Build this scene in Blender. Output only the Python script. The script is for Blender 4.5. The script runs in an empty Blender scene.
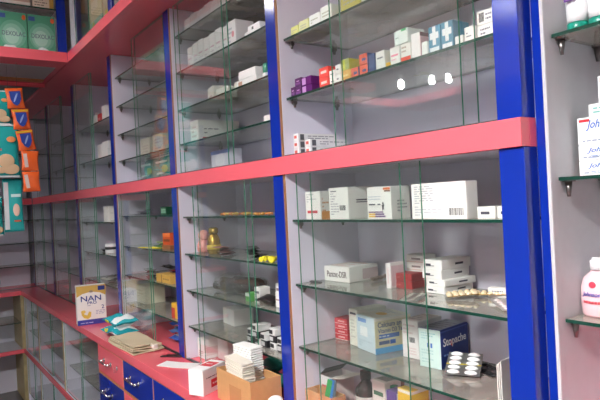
import bpy, bmesh, math, random
from mathutils import Matrix, Vector
random.seed(7)
PI = math.pi
SC = bpy.context.scene
COL = SC.collection

# ------------------------------------------------------------------ materials
def lin(c):
    return tuple(((v/255)/12.92 if v/255 <= .04045 else ((v/255+.055)/1.055)**2.4) for v in c)
MC = {}
def mat(rgb, rough=.5, metal=0., spec=.5, noise=.05, scale=40., coat=0., bump=0., trans=0.):
    key = (rgb, rough, metal, spec, noise, scale, coat, bump, trans)
    if key in MC: return MC[key]
    m = bpy.data.materials.new('surface'); m.use_nodes = True
    nt = m.node_tree; b = nt.nodes['Principled BSDF']
    c = lin(rgb)
    b.inputs['Roughness'].default_value = rough
    b.inputs['Metallic'].default_value = metal
    b.inputs['Specular IOR Level'].default_value = spec
    b.inputs['Coat Weight'].default_value = coat
    b.inputs['Coat Roughness'].default_value = .08
    if trans: b.inputs['Transmission Weight'].default_value = trans
    tc = nt.nodes.new('ShaderNodeTexCoord')
    n = nt.nodes.new('ShaderNodeTexNoise'); n.inputs['Scale'].default_value = scale; n.inputs['Detail'].default_value = 3
    nt.links.new(tc.outputs['Object'], n.inputs['Vector'])
    r = nt.nodes.new('ShaderNodeMix'); r.data_type = 'RGBA'
    r.inputs[6].default_value = tuple(v*(1-noise) for v in c)+(1,)
    r.inputs[7].default_value = tuple(min(1, v*(1+noise)) for v in c)+(1,)
    nt.links.new(n.outputs['Fac'], r.inputs[0]); nt.links.new(r.outputs[2], b.inputs['Base Color'])
    if bump:
        bp = nt.nodes.new('ShaderNodeBump'); bp.inputs['Strength'].default_value = bump; bp.inputs['Distance'].default_value = .004
        nt.links.new(n.outputs['Fac'], bp.inputs['Height']); nt.links.new(bp.outputs['Normal'], b.inputs['Normal'])
    MC[key] = m
    return m
def glass(tint, diff, dfac, rough=.02, ior=1.45):
    m = bpy.data.materials.new('pane_glass'); m.use_nodes = True
    nt = m.node_tree; nt.nodes.clear(); N = nt.nodes.new; L = nt.links.new
    out = N('ShaderNodeOutputMaterial'); tr = N('ShaderNodeBsdfTransparent'); gl = N('ShaderNodeBsdfGlossy')
    df = N('ShaderNodeBsdfDiffuse'); fr = N('ShaderNodeFresnel'); m1 = N('ShaderNodeMixShader'); m2 = N('ShaderNodeMixShader')
    tr.inputs[0].default_value = tint+(1,); gl.inputs[0].default_value = (.95, 1, .98, 1); gl.inputs['Roughness'].default_value = rough
    df.inputs[0].default_value = diff+(1,); fr.inputs[0].default_value = ior
    tc = N('ShaderNodeTexCoord'); nz = N('ShaderNodeTexNoise'); nz.inputs['Scale'].default_value = 9; nz.inputs['Detail'].default_value = 4
    mp = N('ShaderNodeMapRange'); mp.inputs[1].default_value = .3; mp.inputs[2].default_value = .75
    mp.inputs[3].default_value = dfac*.6; mp.inputs[4].default_value = dfac*1.4
    L(tc.outputs['Object'], nz.inputs['Vector']); L(nz.outputs['Fac'], mp.inputs[0])
    L(mp.outputs[0], m1.inputs[0]); L(tr.outputs[0], m1.inputs[1]); L(df.outputs[0], m1.inputs[2])
    geo = N('ShaderNodeNewGeometry'); inv = N('ShaderNodeMath'); inv.operation = 'SUBTRACT'; inv.inputs[0].default_value = 1
    mu = N('ShaderNodeMath'); mu.operation = 'MULTIPLY'
    L(geo.outputs['Backfacing'], inv.inputs[1]); L(inv.outputs[0], mu.inputs[0]); L(fr.outputs[0], mu.inputs[1])
    L(mu.outputs[0], m2.inputs[0]); L(m1.outputs[0], m2.inputs[1]); L(gl.outputs[0], m2.inputs[2])
    L(m2.outputs[0], out.inputs[0])
    return m
def emit(rgb, s):
    m = bpy.data.materials.new('lamp_glow'); m.use_nodes = True
    b = m.node_tree.nodes['Principled BSDF']
    b.inputs['Base Color'].default_value = (.8, .8, .8, 1)
    b.inputs['Emission Color'].default_value = rgb+(1,); b.inputs['Emission Strength'].default_value = s
    return m
def wood(rgb, rough=.55):
    m = bpy.data.materials.new('wood_grain'); m.use_nodes = True
    nt = m.node_tree; b = nt.nodes['Principled BSDF']; c = lin(rgb)
    w = nt.nodes.new('ShaderNodeTexWave'); w.inputs['Scale'].default_value = 14; w.inputs['Distortion'].default_value = 5
    tc = nt.nodes.new('ShaderNodeTexCoord'); r = nt.nodes.new('ShaderNodeMix'); r.data_type = 'RGBA'
    r.inputs[6].default_value = tuple(v*.75 for v in c)+(1,); r.inputs[7].default_value = c+(1,)
    nt.links.new(tc.outputs['Object'], w.inputs['Vector']); nt.links.new(w.outputs['Fac'], r.inputs[0])
    nt.links.new(r.outputs[2], b.inputs['Base Color']); b.inputs['Roughness'].default_value = rough
    return m
def tiles(rgb, grout):
    m = bpy.data.materials.new('floor_tile'); m.use_nodes = True
    nt = m.node_tree; b = nt.nodes['Principled BSDF']
    br = nt.nodes.new('ShaderNodeTexBrick'); br.offset = 0; br.inputs['Scale'].default_value = 1.7
    br.inputs['Color1'].default_value = lin(rgb)+(1,); br.inputs['Color2'].default_value = lin(tuple(v*.96 for v in rgb))+(1,)
    br.inputs['Mortar'].default_value = lin(grout)+(1,); br.inputs['Mortar Size'].default_value = .008
    br.inputs['Brick Width'].default_value = 1; br.inputs['Row Height'].default_value = 1
    tc = nt.nodes.new('ShaderNodeTexCoord'); nt.links.new(tc.outputs['Object'], br.inputs['Vector'])
    nt.links.new(br.outputs['Color'], b.inputs['Base Color']); b.inputs['Roughness'].default_value = .25
    return m

PINK = mat((238, 104, 116), .2, noise=.03, scale=6)
BLUE = mat((14, 44, 150), .13, noise=.04, scale=8)
PANEL = mat((218, 216, 230), .45, noise=.04, scale=5)
WHITE = mat((226, 226, 228), .4)
PLY = wood((140, 96, 60)); ORANGE = wood((196, 128, 70)); BEIGEPLY = wood((190, 172, 126))
GLASS = glass((.982, .992, .987), (.55, .60, .58), .014, ior=1.58)
SHELF = glass((.84, .86, .83), (.52, .48, .42), .46, rough=.06)
EDGE = mat((16, 62, 50), .12, noise=.15, scale=30, spec=.8); CUT = mat((74, 138, 112), .15, noise=.15, scale=30, spec=.8)
STEEL = mat((120, 118, 116), .35, metal=.9); CHROME = mat((225, 225, 228), .12, metal=1.)
DARKMETAL = mat((70, 70, 72), .4, metal=.5)

# ------------------------------------------------------------------ mesh building
class G:
    def __init__(s): s.bm = bmesh.new()
    def _mi(s, geom_faces, mi):
        for f in geom_faces: f.material_index = mi
    def box(s, x0, x1, y0, y1, z0, z1, mi=0, bev=0., M=None):
        t = bmesh.new(); bmesh.ops.create_cube(t, size=1)
        for v in t.verts: v.co = Vector(((x0+x1)/2+v.co.x*(x1-x0), (y0+y1)/2+v.co.y*(y1-y0), (z0+z1)/2+v.co.z*(z1-z0)))
        if bev: bmesh.ops.bevel(t, geom=t.edges[:], offset=bev, segments=2, profile=.5, affect='EDGES')
        return s.add(t, mi, M)
    def add(s, t, mi=0, M=None, keep=False):
        if M is not None: bmesh.ops.transform(t, matrix=M, verts=t.verts)
        vm = {v: s.bm.verts.new(v.co) for v in t.verts}
        for f in t.faces:
            try: nf = s.bm.faces.new([vm[v] for v in f.verts])
            except ValueError: continue
            nf.material_index = f.material_index if keep else mi; nf.smooth = f.smooth
        t.free(); return s
    def pane(s, x0, x1, y0, y1, z0, z1, flat='y'):
        """thin glass slab: faces use slot 0, the cut edges slot 1"""
        t = bmesh.new(); bmesh.ops.create_cube(t, size=1)
        for v in t.verts: v.co = Vector(((x0+x1)/2+v.co.x*(x1-x0), (y0+y1)/2+v.co.y*(y1-y0), (z0+z1)/2+v.co.z*(z1-z0)))
        t.normal_update(); k = 'xyz'.index(flat)
        for f in t.faces: f.material_index = 0 if abs(f.normal[k]) > .5 else 1
        return s.add(t, keep=True)
    def cyl(s, p, q, r, r2=None, n=16, mi=0, smooth=True):
        p, q = Vector(p), Vector(q); d = q-p; r2 = r if r2 is None else r2
        t = bmesh.new(); bmesh.ops.create_cone(t, cap_ends=True, segments=n, radius1=r, radius2=r2, depth=d.length)
        for f in t.faces: f.smooth = smooth and len(f.verts) == 4
        R = d.to_track_quat('Z', 'Y').to_matrix().to_4x4()
        return s.add(t, mi, Matrix.Translation((p+q)/2) @ R)
    def lathe(s, prof, n=24, mi=0, cx=0, cy=0, sx=1, sy=1):
        rings = []
        for r, z in prof:
            rings.append([s.bm.verts.new((cx+max(r, .0002)*sx*math.cos(2*PI*k/n), cy+max(r, .0002)*sy*math.sin(2*PI*k/n), z)) for k in range(n)])
        for a, b in zip(rings, rings[1:]):
            for k in range(n):
                f = s.bm.faces.new([a[k], a[(k+1) % n], b[(k+1) % n], b[k]]); f.material_index = mi; f.smooth = True
        f = s.bm.faces.new(rings[0][::-1]); f.material_index = mi
        f = s.bm.faces.new(rings[-1]); f.material_index = mi
        return s
    def pillow(s, w, h, t, mi=0, nx=10, nz=14, wob=.0, seed=0, M=None, crimp=.06):
        """sealed soft packet standing in the XZ plane, front towards -Y, origin at its bottom centre"""
        rr = random.Random(seed); T = bmesh.new(); sides = []
        ph = [rr.uniform(0, 6) for _ in range(4)]
        for sg in (-1, 1):
            g = []
            for j in range(nz+1):
                v = j/nz; row = []
                for i in range(nx+1):
                    u = i/nx
                    vv = max(0, min(1, (v-crimp)/(1-2*crimp)))
                    th = (math.sin(PI*u)**.6)*(math.sin(PI*vv)**.55 if 0 < vv < 1 else 0)*t/2+.0003
                    nar = 1-.07*math.sin(PI*vv)
                    x = (u-.5)*w*nar; z = v*h
                    y = sg*th+wob*(math.sin(u*7+ph[0]+v*4)+math.sin(v*11+ph[1]+u*3))*(.25+math.sin(PI*u))
                    row.append(T.verts.new((x, y, z)))
                g.append(row)
            sides.append(g)
        for k, g in enumerate(sides):
            for j in range(nz):
                for i in range(nx):
                    q = [g[j][i], g[j][i+1], g[j+1][i+1], g[j+1][i]]
                    f = T.faces.new(q if k == 0 else q[::-1]); f.smooth = True
        a, b = sides; loop = [(0, i) for i in range(nx+1)]+[(j, nx) for j in range(1, nz+1)]+[(nz, i) for i in range(nx-1, -1, -1)]+[(j, 0) for j in range(nz-1, 0, -1)]
        for (j, i), (j2, i2) in zip(loop, loop[1:]+loop[:1]):
            T.faces.new([a[j][i], b[j][i], b[j2][i2], a[j2][i2]])
        return s.add(T, mi, M)
    def lump(s, c, r, sq=(1, 1, 1), amp=.12, seed=0, sub=3, mi=0, M=None):
        t = bmesh.new(); bmesh.ops.create_icosphere(t, subdivisions=sub, radius=1)
        rr = random.Random(seed); ds = [Vector((rr.gauss(0, 1), rr.gauss(0, 1), rr.gauss(0, 1))).normalized() for _ in range(14)]
        for v in t.verts:
            k = 1+amp*sum(math.cos(6*v.co.dot(d)+i) for i, d in enumerate(ds))/5
            v.co = Vector((c[0]+v.co.x*k*r*sq[0], c[1]+v.co.y*k*r*sq[1], c[2]+v.co.z*k*r*sq[2]))
        for f in t.faces: f.smooth = True
        return s.add(t, mi, M)
    def out(s, name, mats, parent=None, loc=(0, 0, 0), rot=0.):
        bmesh.ops.recalc_face_normals(s.bm, faces=s.bm.faces[:])
        me = bpy.data.meshes.new(name); s.bm.to_mesh(me); s.bm.free()
        for m in (mats if isinstance(mats, (list, tuple)) else [mats]): me.materials.append(m)
        o = bpy.data.objects.new(name, me); COL.objects.link(o)
        o.location = loc; o.rotation_euler = (0, 0, rot)
        if parent: o.parent = parent
        return o
def tag(o, label, cat, group=None, kind=None):
    o['label'] = label; o['category'] = cat
    if group: o['group'] = group
    if kind: o['kind'] = kind
    return o
def thing(name, label, cat, loc=(0, 0, 0), rot=0., group=None):
    o = bpy.data.objects.new(name, None); COL.objects.link(o); o.location = loc; o.rotation_euler = (0, 0, rot)
    return tag(o, label, cat, group)
def struct(name, g, m):
    o = g.out(name, m); o['kind'] = 'structure'; return o
def text_mesh(body, shear=0., bold=0.):
    cu = bpy.data.curves.new('lettering', 'FONT'); cu.body = body; cu.extrude = .006; cu.resolution_u = 3; cu.shear = shear; cu.offset = bold
    o = bpy.data.objects.new('lettering', cu); COL.objects.link(o)
    bpy.context.view_layer.update()
    me = bpy.data.meshes.new_from_object(o.evaluated_get(bpy.context.evaluated_depsgraph_get()))
    bpy.data.objects.remove(o); bpy.data.curves.remove(cu)
    return me
AX = {'F': ((1, 0, 0), (0, 0, 1), (0, -1, 0)), 'S': ((0, 1, 0), (0, 0, 1), (1, 0, 0)), 'T': ((1, 0, 0), (0, 1, 0), (0, 0, 1))}
def decorate(o, size, decor):
    """print on a box whose near bottom corner is its origin: F front, S right-hand end, T top"""
    w, d, h = size
    for ix, D in enumerate(decor):
        k, face = D[0], D[1]
        U, V, N = (Vector(a) for a in AX[face])
        og, su, sv = {'F': (Vector((-w, 0, 0)), w, h), 'S': (Vector((0, 0, 0)), d, h), 'T': (Vector((-w, 0, h)), w, d)}[face]
        M = Matrix.Translation(og) @ Matrix((U, V, N)).transposed().to_4x4()
        e = (.0006 if face == 'T' else .0005 if face == 'S' else .0001)+.00006*ix
        if k == 't':
            body, u0, u1, v0, v1, rgb = D[2:8]
            me = text_mesh(body, D[8] if len(D) > 8 else 0., .012)
            xs = [v.co.x for v in me.vertices]; ys = [v.co.y for v in me.vertices]
            a, b = min(xs), min(ys); fx = (u1-u0)*su/(max(xs)-a); fy = (v1-v0)*sv/(max(ys)-b)
            for v in me.vertices:
                v.co = M @ Vector((u0*su+(v.co.x-a)*fx, v0*sv+(v.co.y-b)*fy, e+.0003+v.co.z*.03))
            me.materials.append(mat(rgb, .4)); c = bpy.data.objects.new('lettering', me); COL.objects.link(c); c.parent = o
            continue
        g = G()
        if k == 'b':
            u0, u1, v0, v1, rgb = D[2:7]; g.box(u0*su, u1*su, v0*sv, v1*sv, -e, e+.0002, M=M); nm = 'printed_band'
        elif k == 'bar':
            u0, u1, v0, v1 = D[2:6]; rgb = (40, 40, 44); nm = 'barcode'; rr = random.Random(len(COL.objects)); u = u0
            while u < u1:
                b_ = rr.uniform(.012, .04)*(u1-u0)*1.4; g.box(u*su, (u+b_)*su, v0*sv, v1*sv, -e, e+.0002, M=M); u += b_+rr.uniform(.02, .05)*(u1-u0)
        elif k == 'ln':
            u0, u1, v0, v1, n, rgb = D[2:8]; nm = 'small_print'; rr = random.Random(len(COL.objects)+3)
            for i in range(n):
                vc = v1-(i+.5)*(v1-v0)/n; hh = (v1-v0)/n*.22; u = u0
                while u < u1-.03:
                    l = rr.uniform(.04, .16); g.box(u*su, min(u1, u+l)*su, (vc-hh)*sv, (vc+hh)*sv, -e, e+.0002, M=M); u += l+.03
                    if rr.random() < .12: break
        elif k == 'e':
            u0, v0, ru, rv, rgb = D[2:7]; nm = 'printed_emblem'
            t = bmesh.new(); bmesh.ops.create_cone(t, cap_ends=True, segments=24, radius1=1, radius2=1, depth=.0003+e)
            for v in t.verts: v.co = Vector((u0*su+v.co.x*ru, v0*sv+v.co.y*rv, v.co.z+e*.5+.0002))
            g.add(t, 0, M)
        elif k == 'p':
            pts, rgb = D[2], D[3]; nm = 'printed_emblem'; t = bmesh.new()
            a = [t.verts.new((u*su, v*sv, e+.0002)) for u, v in pts]; b = [t.verts.new((u*su, v*sv, -e)) for u, v in pts]
            t.faces.new(a); t.faces.new(b[::-1]); n = len(pts)
            for i in range(n): t.faces.new([a[i], b[i], b[(i+1) % n], a[(i+1) % n]])
            g.add(t, 0, M)
        g.out(nm, mat(rgb, .4), o)
def carton(name, cat, label, x, y, z, w, d, h, rgb=(232, 232, 228), ang=0., decor=(), group=None, rough=.42, flap=True):
    """printed card box; (x, y, z) is the bottom corner between its front and its right-hand end"""
    g = G(); g.box(-w, 0, 0, d, 0, h, bev=min(.0009, h*.06))
    if flap:
        g.box(-w+.002, -.002, .002, d*.93, h-.0002, h+.0005)           # tucked lid
        g.box(-.0002, .0004, .003, d-.003, h*.12, h*.9)                 # glued end flap
    o = g.out(name, mat(rgb, rough, noise=.03), None, (x, y, z), math.radians(ang)); tag(o, label, cat, group)
    decorate(o, (w, d, h), decor)
    return o

# ------------------------------------------------------------------ room
struct('floor', G().box(-1.0, 5.7, -3.2, .4, -.05, 0), tiles((98, 92, 88), (66, 64, 62)))
struct('ceiling', G().box(-1.0, 5.7, -3.2, .4, 2.76, 2.82), mat((225, 225, 222), .7))
struct('wall_back', G().box(-1.0, 5.7, .30, .4, 0, 2.76), mat((190, 190, 198), .6))
struct('wall_left', G().box(-1.0, -.90, -3.2, .30, 0, 2.76), mat((130, 130, 138), .6))
struct('wall_right', G().box(5.6, 5.7, -3.2, .30, 0, 2.76), mat((150, 150, 154), .6))
struct('wall_front', G().box(-.90, 5.6, -3.2, -3.1, 0, 2.76), mat((150, 150, 156), .6))

# ------------------------------------------------------------------ shelving bays
ZC, ZR0, ZR1, ZT = .864, 1.522, 1.572, 2.208
def shelf(root, x0, x1, z, y0=.02, y1=.25):
    s = G().pane(x0, x1, y0, y1, z-.006, z, 'z').out('glass_shelf', [SHELF, EDGE], root)
    for bx, sg in ((x0, 1), (x1, -1)):
        for by in (.042, .192):
            b = G(); b.box(min(bx, bx+sg*.014), max(bx, bx+sg*.014), by-.006, by+.006, z-.0085, z-.0062)
            b.cyl((bx+sg*.001, by, z-.013), (bx+sg*.012, by, z-.013), .006, n=12)
            b.cyl((bx+sg*.007, by, z-.026), (bx+sg*.007, by, z-.012), .0032, .005, n=10)
            b.out('shelf_bracket', STEEL, s)
def bay(label, loc, rot, lower, upper, pl, pu, group, end=False, W=.75, part=PANEL):
    r = thing('display_cabinet', label, 'cabinet', loc, rot, group)
    for z0, z1, zs, panes in ((ZC+.001, ZR0, lower, pl), (ZR1, ZT, upper, pu)):
        for px in ([0, W] if end else [0]):
            G().box(px, px+.05, .003, .018 if px == 0 else .0412, z0, z1, bev=.0012).out('pillar', BLUE, r)
        G().box(.0503, .060, .004, .0062, z0, z1).out('edge_strip', PLY, r)
        G().box(.003, .062, .0182, .255, z0, z1).box(.0503, .062, .0064, .0182, z0, z1).out('side_panel', part, r)
        G().box(.0622, W+.002, .255, .265, z0, z1).out('back_panel', part, r)
        for z in zs: shelf(r, .064, W+.001, z)
        for i, (a, b) in enumerate(panes):
            y = .006+.006*i
            G().pane(a, b, y, y+.004, z0+.004, z1-.003).out('glass_door', [GLASS, CUT], r)
        G().box(.063, W-.001, .0045, .0175, z0, z0+.003).out('door_track', DARKMETAL, r)
    G().box(.003, W, .02, .265, ZR0, ZR1).out('mid_board', part, r)
    return r
GR = 'glass-fronted display cabinets along the long wall'
def at(k, *xs): return [(a-.75*k, b-.75*k) for a, b in xs]
bay('nearest wide display cabinet, the one holding the blue and white tablet cartons', (3.0, 0, 0), 0,
    [1.397, 1.220, 1.048], [1.733, 1.896], at(4, (3.109, 3.498), (3.165, 3.551)), at(4, (3.287, 3.673), (3.318, 3.703)), GR, end=True)
bay('second display cabinet from the right, above the brown carton of envelopes', (2.25, 0, 0), 0,
    [1.409, 1.268, 1.128, .991], [1.686, 1.816, 1.960, 2.098], at(3, (2.438, 2.824), (2.466, 2.852)), at(3, (2.345, 2.732), (2.370, 2.756)), GR)
bay('third display cabinet from the right, above the folded paper bag', (1.5, 0, 0), 0,
    [1.416, 1.269, 1.128, .990], [1.686, 1.814, 1.952, 2.094], at(2, (1.572, 1.958), (1.585, 1.968)), at(2, (1.862, 2.24), (1.885, 2.247)), GR)
bay('fourth display cabinet from the right, behind the white and gold formula carton', (.75, 0, 0), 0,
    [1.385, 1.211, 1.049], [1.730, 1.925], at(1, (.815, 1.13), (.83, 1.144)), at(1, (.815, 1.15), (.83, 1.164)), GR)
bay('fifth display cabinet from the right, an empty dim one with glass shelves', (0, 0, 0), 0,
    [1.40, 1.23, 1.05], [1.735, 1.93], at(0, (.065, .45), (.09, .46)), at(0, (.065, .44), (.09, .45)), GR)
bay('farthest dark display cabinet on the long wall, beside the corner', (-.75, 0, 0), 0,
    [1.40, 1.23, 1.05], [1.735, 1.93], at(0, (.065, .42), (.09, .44)), at(0, (.3, .72), (.34, .73)), GR)
GB = 'dark display cabinets on the end wall'
bay('dark end-wall display cabinet in the far corner, behind the orange packets', (-.612, -.756, 0), PI/2,
    [1.40, 1.22, 1.04], [1.735, 1.93], at(0, (.065, .42), (.09, .44)), at(0, (.065, .42), (.09, .44)), GB)
bay('dark end-wall display cabinet mostly hidden behind the teal packets', (-.612, -1.51, 0), PI/2,
    [1.40, 1.22, 1.04], [1.735, 1.93], at(0, (.065, .42), (.09, .44)), at(0, (.065, .42), (.09, .44)), GB)
# right-hand recessed cabinet
r = thing('display_cabinet', 'recessed right-hand cabinet holding baby soap, tubes and lotion', 'cabinet')
for z0, z1 in ((ZC+.001, ZT),):
    G().box(3.8004, 3.8155, .0415, .056, z0, z1).out('pillar', BLUE, r)
    G().box(3.8158, 3.8222, .042, .0436, z0, z1).out('edge_strip', mat((198, 199, 202), .4), r)
    G().box(3.812, 3.8225, .057, .298, z0, z1).box(3.8158, 3.8224, .0437, .057, z0, z1).out('side_panel', mat((196, 197, 200), .4), r)
    G().box(3.8228, 4.6, .288, .298, z0, z1).out('back_panel', PANEL, r)
    G().box(4.6, 4.64, .042, .298, z0, z1).out('side_panel', PANEL, r)
    for z in (1.224, 1.467, 1.712):
        s = G().pane(3.824, 4.598, .062, .285, z-.006, z, 'z').out('glass_shelf', [SHELF, EDGE], r)
        for bx, sg in ((3.823, 1), (4.599, -1)):
            for by in (.082, .20):
                b = G(); b.box(min(bx, bx+sg*.016), max(bx, bx+sg*.016), by-.007, by+.007, z-.0085, z-.0062)
                b.cyl((bx+sg*.007, by, z-.034), (bx+sg*.007, by, z-.0085), .003, .0065, n=12); b.out('shelf_bracket', STEEL, s)
# pink rail running along all bays, wrapping round the free end
g = G(); g.box(-.61, 3.8005, -.004, .0195, ZR0+.0004, ZR1-.0004, bev=.0008); g.box(3.7785, 3.8005, .0195, .0405, ZR0+.0004, ZR1-.0004)
tag(g.out('cabinet_rail', PINK), 'long pink rail across the middle of the wall cabinets', 'rail')
tag(G().box(-.625, -.6085, -1.5, -.01, ZR0+.0004, ZR1-.0004, bev=.0008).out('cabinet_rail', PINK), 'dim short pink rail on the end wall behind the hanging packets', 'rail')

# ------------------------------------------------------------------ counter and base units
g = G(); g.box(-.47, 4.64, -.14, .298, .829, .864, bev=.0015); g.box(-.898, -.47, -1.6, .298, .829, .864, bev=.0015)
tag(g.out('countertop', PINK), 'long glossy pink counter running below the wall cabinets', 'counter')
def handle(p, xc, zc, y, w=.085):
    g = G(); pts = [(-w/2, 0), (-w/2, -.022), (w/2, -.022), (w/2, 0)]
    for (a, b), (c, d) in zip(pts, pts[1:]): g.cyl((xc+a, y+b, zc), (xc+c, y+d, zc), .0048, n=12)
    for a in (-w/2, w/2): g.cyl((xc+a, y-.003, zc), (xc+a, y, zc), .010, n=14)
    return g.out('handle', CHROME, p)
edges = [1.60, 1.975, 2.325, 2.69, 3.05]
lab = ['drawer unit at the left end, pink drawer above blue, below the formula carton', 'drawer unit with a blue top drawer, below the folded paper bag',
       'drawer unit with a blue top drawer, below the white carton with red labels', 'drawer unit below the brown carton of envelopes']
cols = [(PINK, BLUE, PINK, BLUE), (BLUE, PINK, BLUE, PINK), (BLUE, PINK, BLUE, PINK), (PINK, BLUE, PINK, BLUE)]
for i, (a, b) in enumerate(zip(edges, edges[1:])):
    u = thing('drawer_unit', lab[i], 'drawers', (0, 0, 0), 0, 'drawer units under the counter')
    G().box(a+.001, b-.001, -.1345, .29, .05, .828).out('carcass', ORANGE, u)
    G().box(a+.001, b-.001, -.10, .29, .0, .05).out('plinth', DARKMETAL, u)
    if i == 0: G().box(a-.022, a+.0005, -.128, .29, .0, .828).out('end_panel', BLUE, u)
    z1 = .826
    for j, hh in enumerate((.128, .138, .24, .24)):
        z0 = z1-hh
        dr = G().box(a+.006, b-.006, -.136, -.1225, z0+.004, z1-.004, bev=.0015).out('drawer', cols[i][j], u)
        handle(dr, (a+b)/2-.03, (z0+z1)/2+.006, -.136, .10)
        if i == 0 and j == 0:
            k = G(); k.cyl((b-.075, -.14, (z0+z1)/2+.01), (b-.075, -.136, (z0+z1)/2+.01), .009, n=14); k.box(b-.0765, b-.0735, -.152, -.139, (z0+z1)/2-.008, (z0+z1)/2+.016)
            k.out('lock', CHROME, dr)
        z1 = z0-.004
# glass-fronted base cabinets to the left of the drawers
bl = ['base cabinet beside the drawers with an orange packet inside its glass', 'base cabinet second to the left of the drawers, glass-fronted and dim', 'base cabinet in the dark corner, third left of the drawers']
for i, (a, b) in enumerate(((.82, 1.575), (.07, .82), (-.47, .07))):
    u = thing('base_cabinet', bl[i], 'cabinet', (0, 0, 0), 0, 'glass base cabinets under the counter')
    G().box(a, a+.022, -.1245, .29, 0, .828).out('side_panel', PANEL, u)
    G().box(a, a+.022, -.127, -.1247, 0, .828).out('edge_strip', BEIGEPLY, u)
    G().box(a+.022, b, .275, .29, 0, .828).out('back_panel', PANEL, u)
    G().box(a+.022, b, -.11, .275, .0, .08).out('bottom_board', PANEL, u)
    G().box(a+.001, b, -.138, -.128, .385, .415, bev=.001).out('front_rail', PINK, u)
    G().box(a+.022, b, -.126, .275, .392, .410).out('mid_board', PANEL, u)
    for z in (.56, .70): G().pane(a+.023, b-.001, -.10, .27, z-.006, z, 'z').out('glass_shelf', [SHELF, EDGE], u)
    m = (a+b)/2
    G().pane(a+.024, m+.03, -.122, -.118, .417, .827).out('glass_door', [GLASS, CUT], u)
    G().pane(m-.03, b-.002, -.115, -.111, .417, .827).out('glass_door', [GLASS, CUT], u)
    G().pane(a+.024, m+.03, -.122, -.118, .085, .384).out('glass_door', [GLASS, CUT], u)
    G().pane(m-.03, b-.002, -.115, -.111, .085, .384).out('glass_door', [GLASS, CUT], u)
u = thing('base_cabinet', 'dark base cabinet on the end wall under the counter', 'cabinet', (0, 0, 0), 0)
G().box(-.898, -.885, -1.6, -.12, 0, .828).out('back_panel', PANEL, u)
for y in (-1.6, -.88, -.142): G().box(-.885, -.50, y, y+.02, 0, .828).out('side_panel', BEIGEPLY, u)
G().box(-.486, -.474, -1.6, -.122, .385, .415, bev=.001).out('front_rail', PINK, u)
G().box(-.885, -.488, -1.578, -.144, .392, .41).out('mid_board', PANEL, u)
for y0, y1 in ((-1.578, -.882), (-.858, -.144)):
    G().pane(-.884, -.51, y0, y1, .61, .616, 'z').out('glass_shelf', [SHELF, EDGE], u)
    G().pane(-.499, -.495, y0, y1, .417, .827, 'x').out('glass_door', [GLASS, CUT], u)
o = carton('packet', 'packet', 'orange and brown packet inside the base cabinet beside the drawers', 1.545, -.03, .7005, .06, .03, .075, (206, 74, 40), 0,
           [('b', 'F', .2, .8, .3, .6, (60, 40, 60))])

# ------------------------------------------------------------------ overhead cabinets (loft)
ov = thing('overhead_cabinet', 'long pink-edged overhead cabinet above the wall cabinets', 'overhead cabinet')
G().box(1.3225, 5.0, -.14, -.122, 2.21, 2.257, bev=.001).out('fascia', PINK, ov)
G().box(1.3225, 5.0, -.122, .298, 2.21, 2.225).out('soffit', PINK, ov)
G().box(-.61, 1.3225, -.135, .298, 2.21, 2.225).out('soffit', PINK, ov)
G().box(.75, 5.0, .27, .298, 2.226, 2.755).out('back_panel', PANEL, ov)
G().box(1.3225, 1.40, -.118, -.106, 2.226, 2.755).out('stile', WHITE, ov)
for x in (1.985, 2.735, 3.485, 4.235):
    G().box(x-.03, x+.02, -.118, -.106, 2.226, 2.755, bev=.001).out('pillar', BLUE, ov)
    G().box(x-.03, x+.03, -.105, .27, 2.226, 2.755).out('side_panel', WHITE, ov)
for a, b in ((1.42, 1.66), (1.64, 1.95), (2.02, 2.68), (2.8, 3.44)):
    G().pane(a, b, -.118+(.006 if a > 1.6 else 0), -.114+(.006 if a > 1.6 else 0), 2.228, 2.75).out('glass_door', [GLASS, CUT], ov)
lo = thing('overhead_cabinet', 'pink-edged overhead cabinet crossing at the far end, holding green formula cartons', 'overhead cabinet')
G().box(1.304, 1.322, -1.95, -.1405, 2.21, 2.2605, bev=.001).out('fascia', PINK, lo)
G().box(.735, .752, -1.95, -.1405, 2.19, 2.257).out('fascia', PINK, lo)
G().box(1.185, 1.304, -1.95, -.1405, 2.21, 2.225).out('soffit_border', PINK, lo)
G().box(.86, 1.185, -1.95, -.165, 2.214, 2.225).out('soffit_panel', mat((176, 176, 178), .5), lo)
G().box(.80, .86, -1.95, -.165, 2.206, 2.225).out('soffit_edge', ORANGE, lo)
G().box(.752, .80, -1.95, -.165, 2.21, 2.225).box(.752, 1.185, -.165, -.1405, 2.21, 2.225).out('soffit_border', PINK, lo)
G().box(.752, .765, -1.95, -.1405, 2.2575, 2.755).out('back_panel', PANEL, lo)
G().box(1.288, 1.302, -.178, -.134, 2.226, 2.755, bev=.001).out('pillar', BLUE, lo)
G().box(.77, 1.287, -.158, -.145, 2.226, 2.755).out('side_panel', WHITE, lo)
G().pane(.77, 1.30, -1.95, -.18, 2.474, 2.482, 'z').out('glass_shelf', [SHELF, EDGE], lo)
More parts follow.
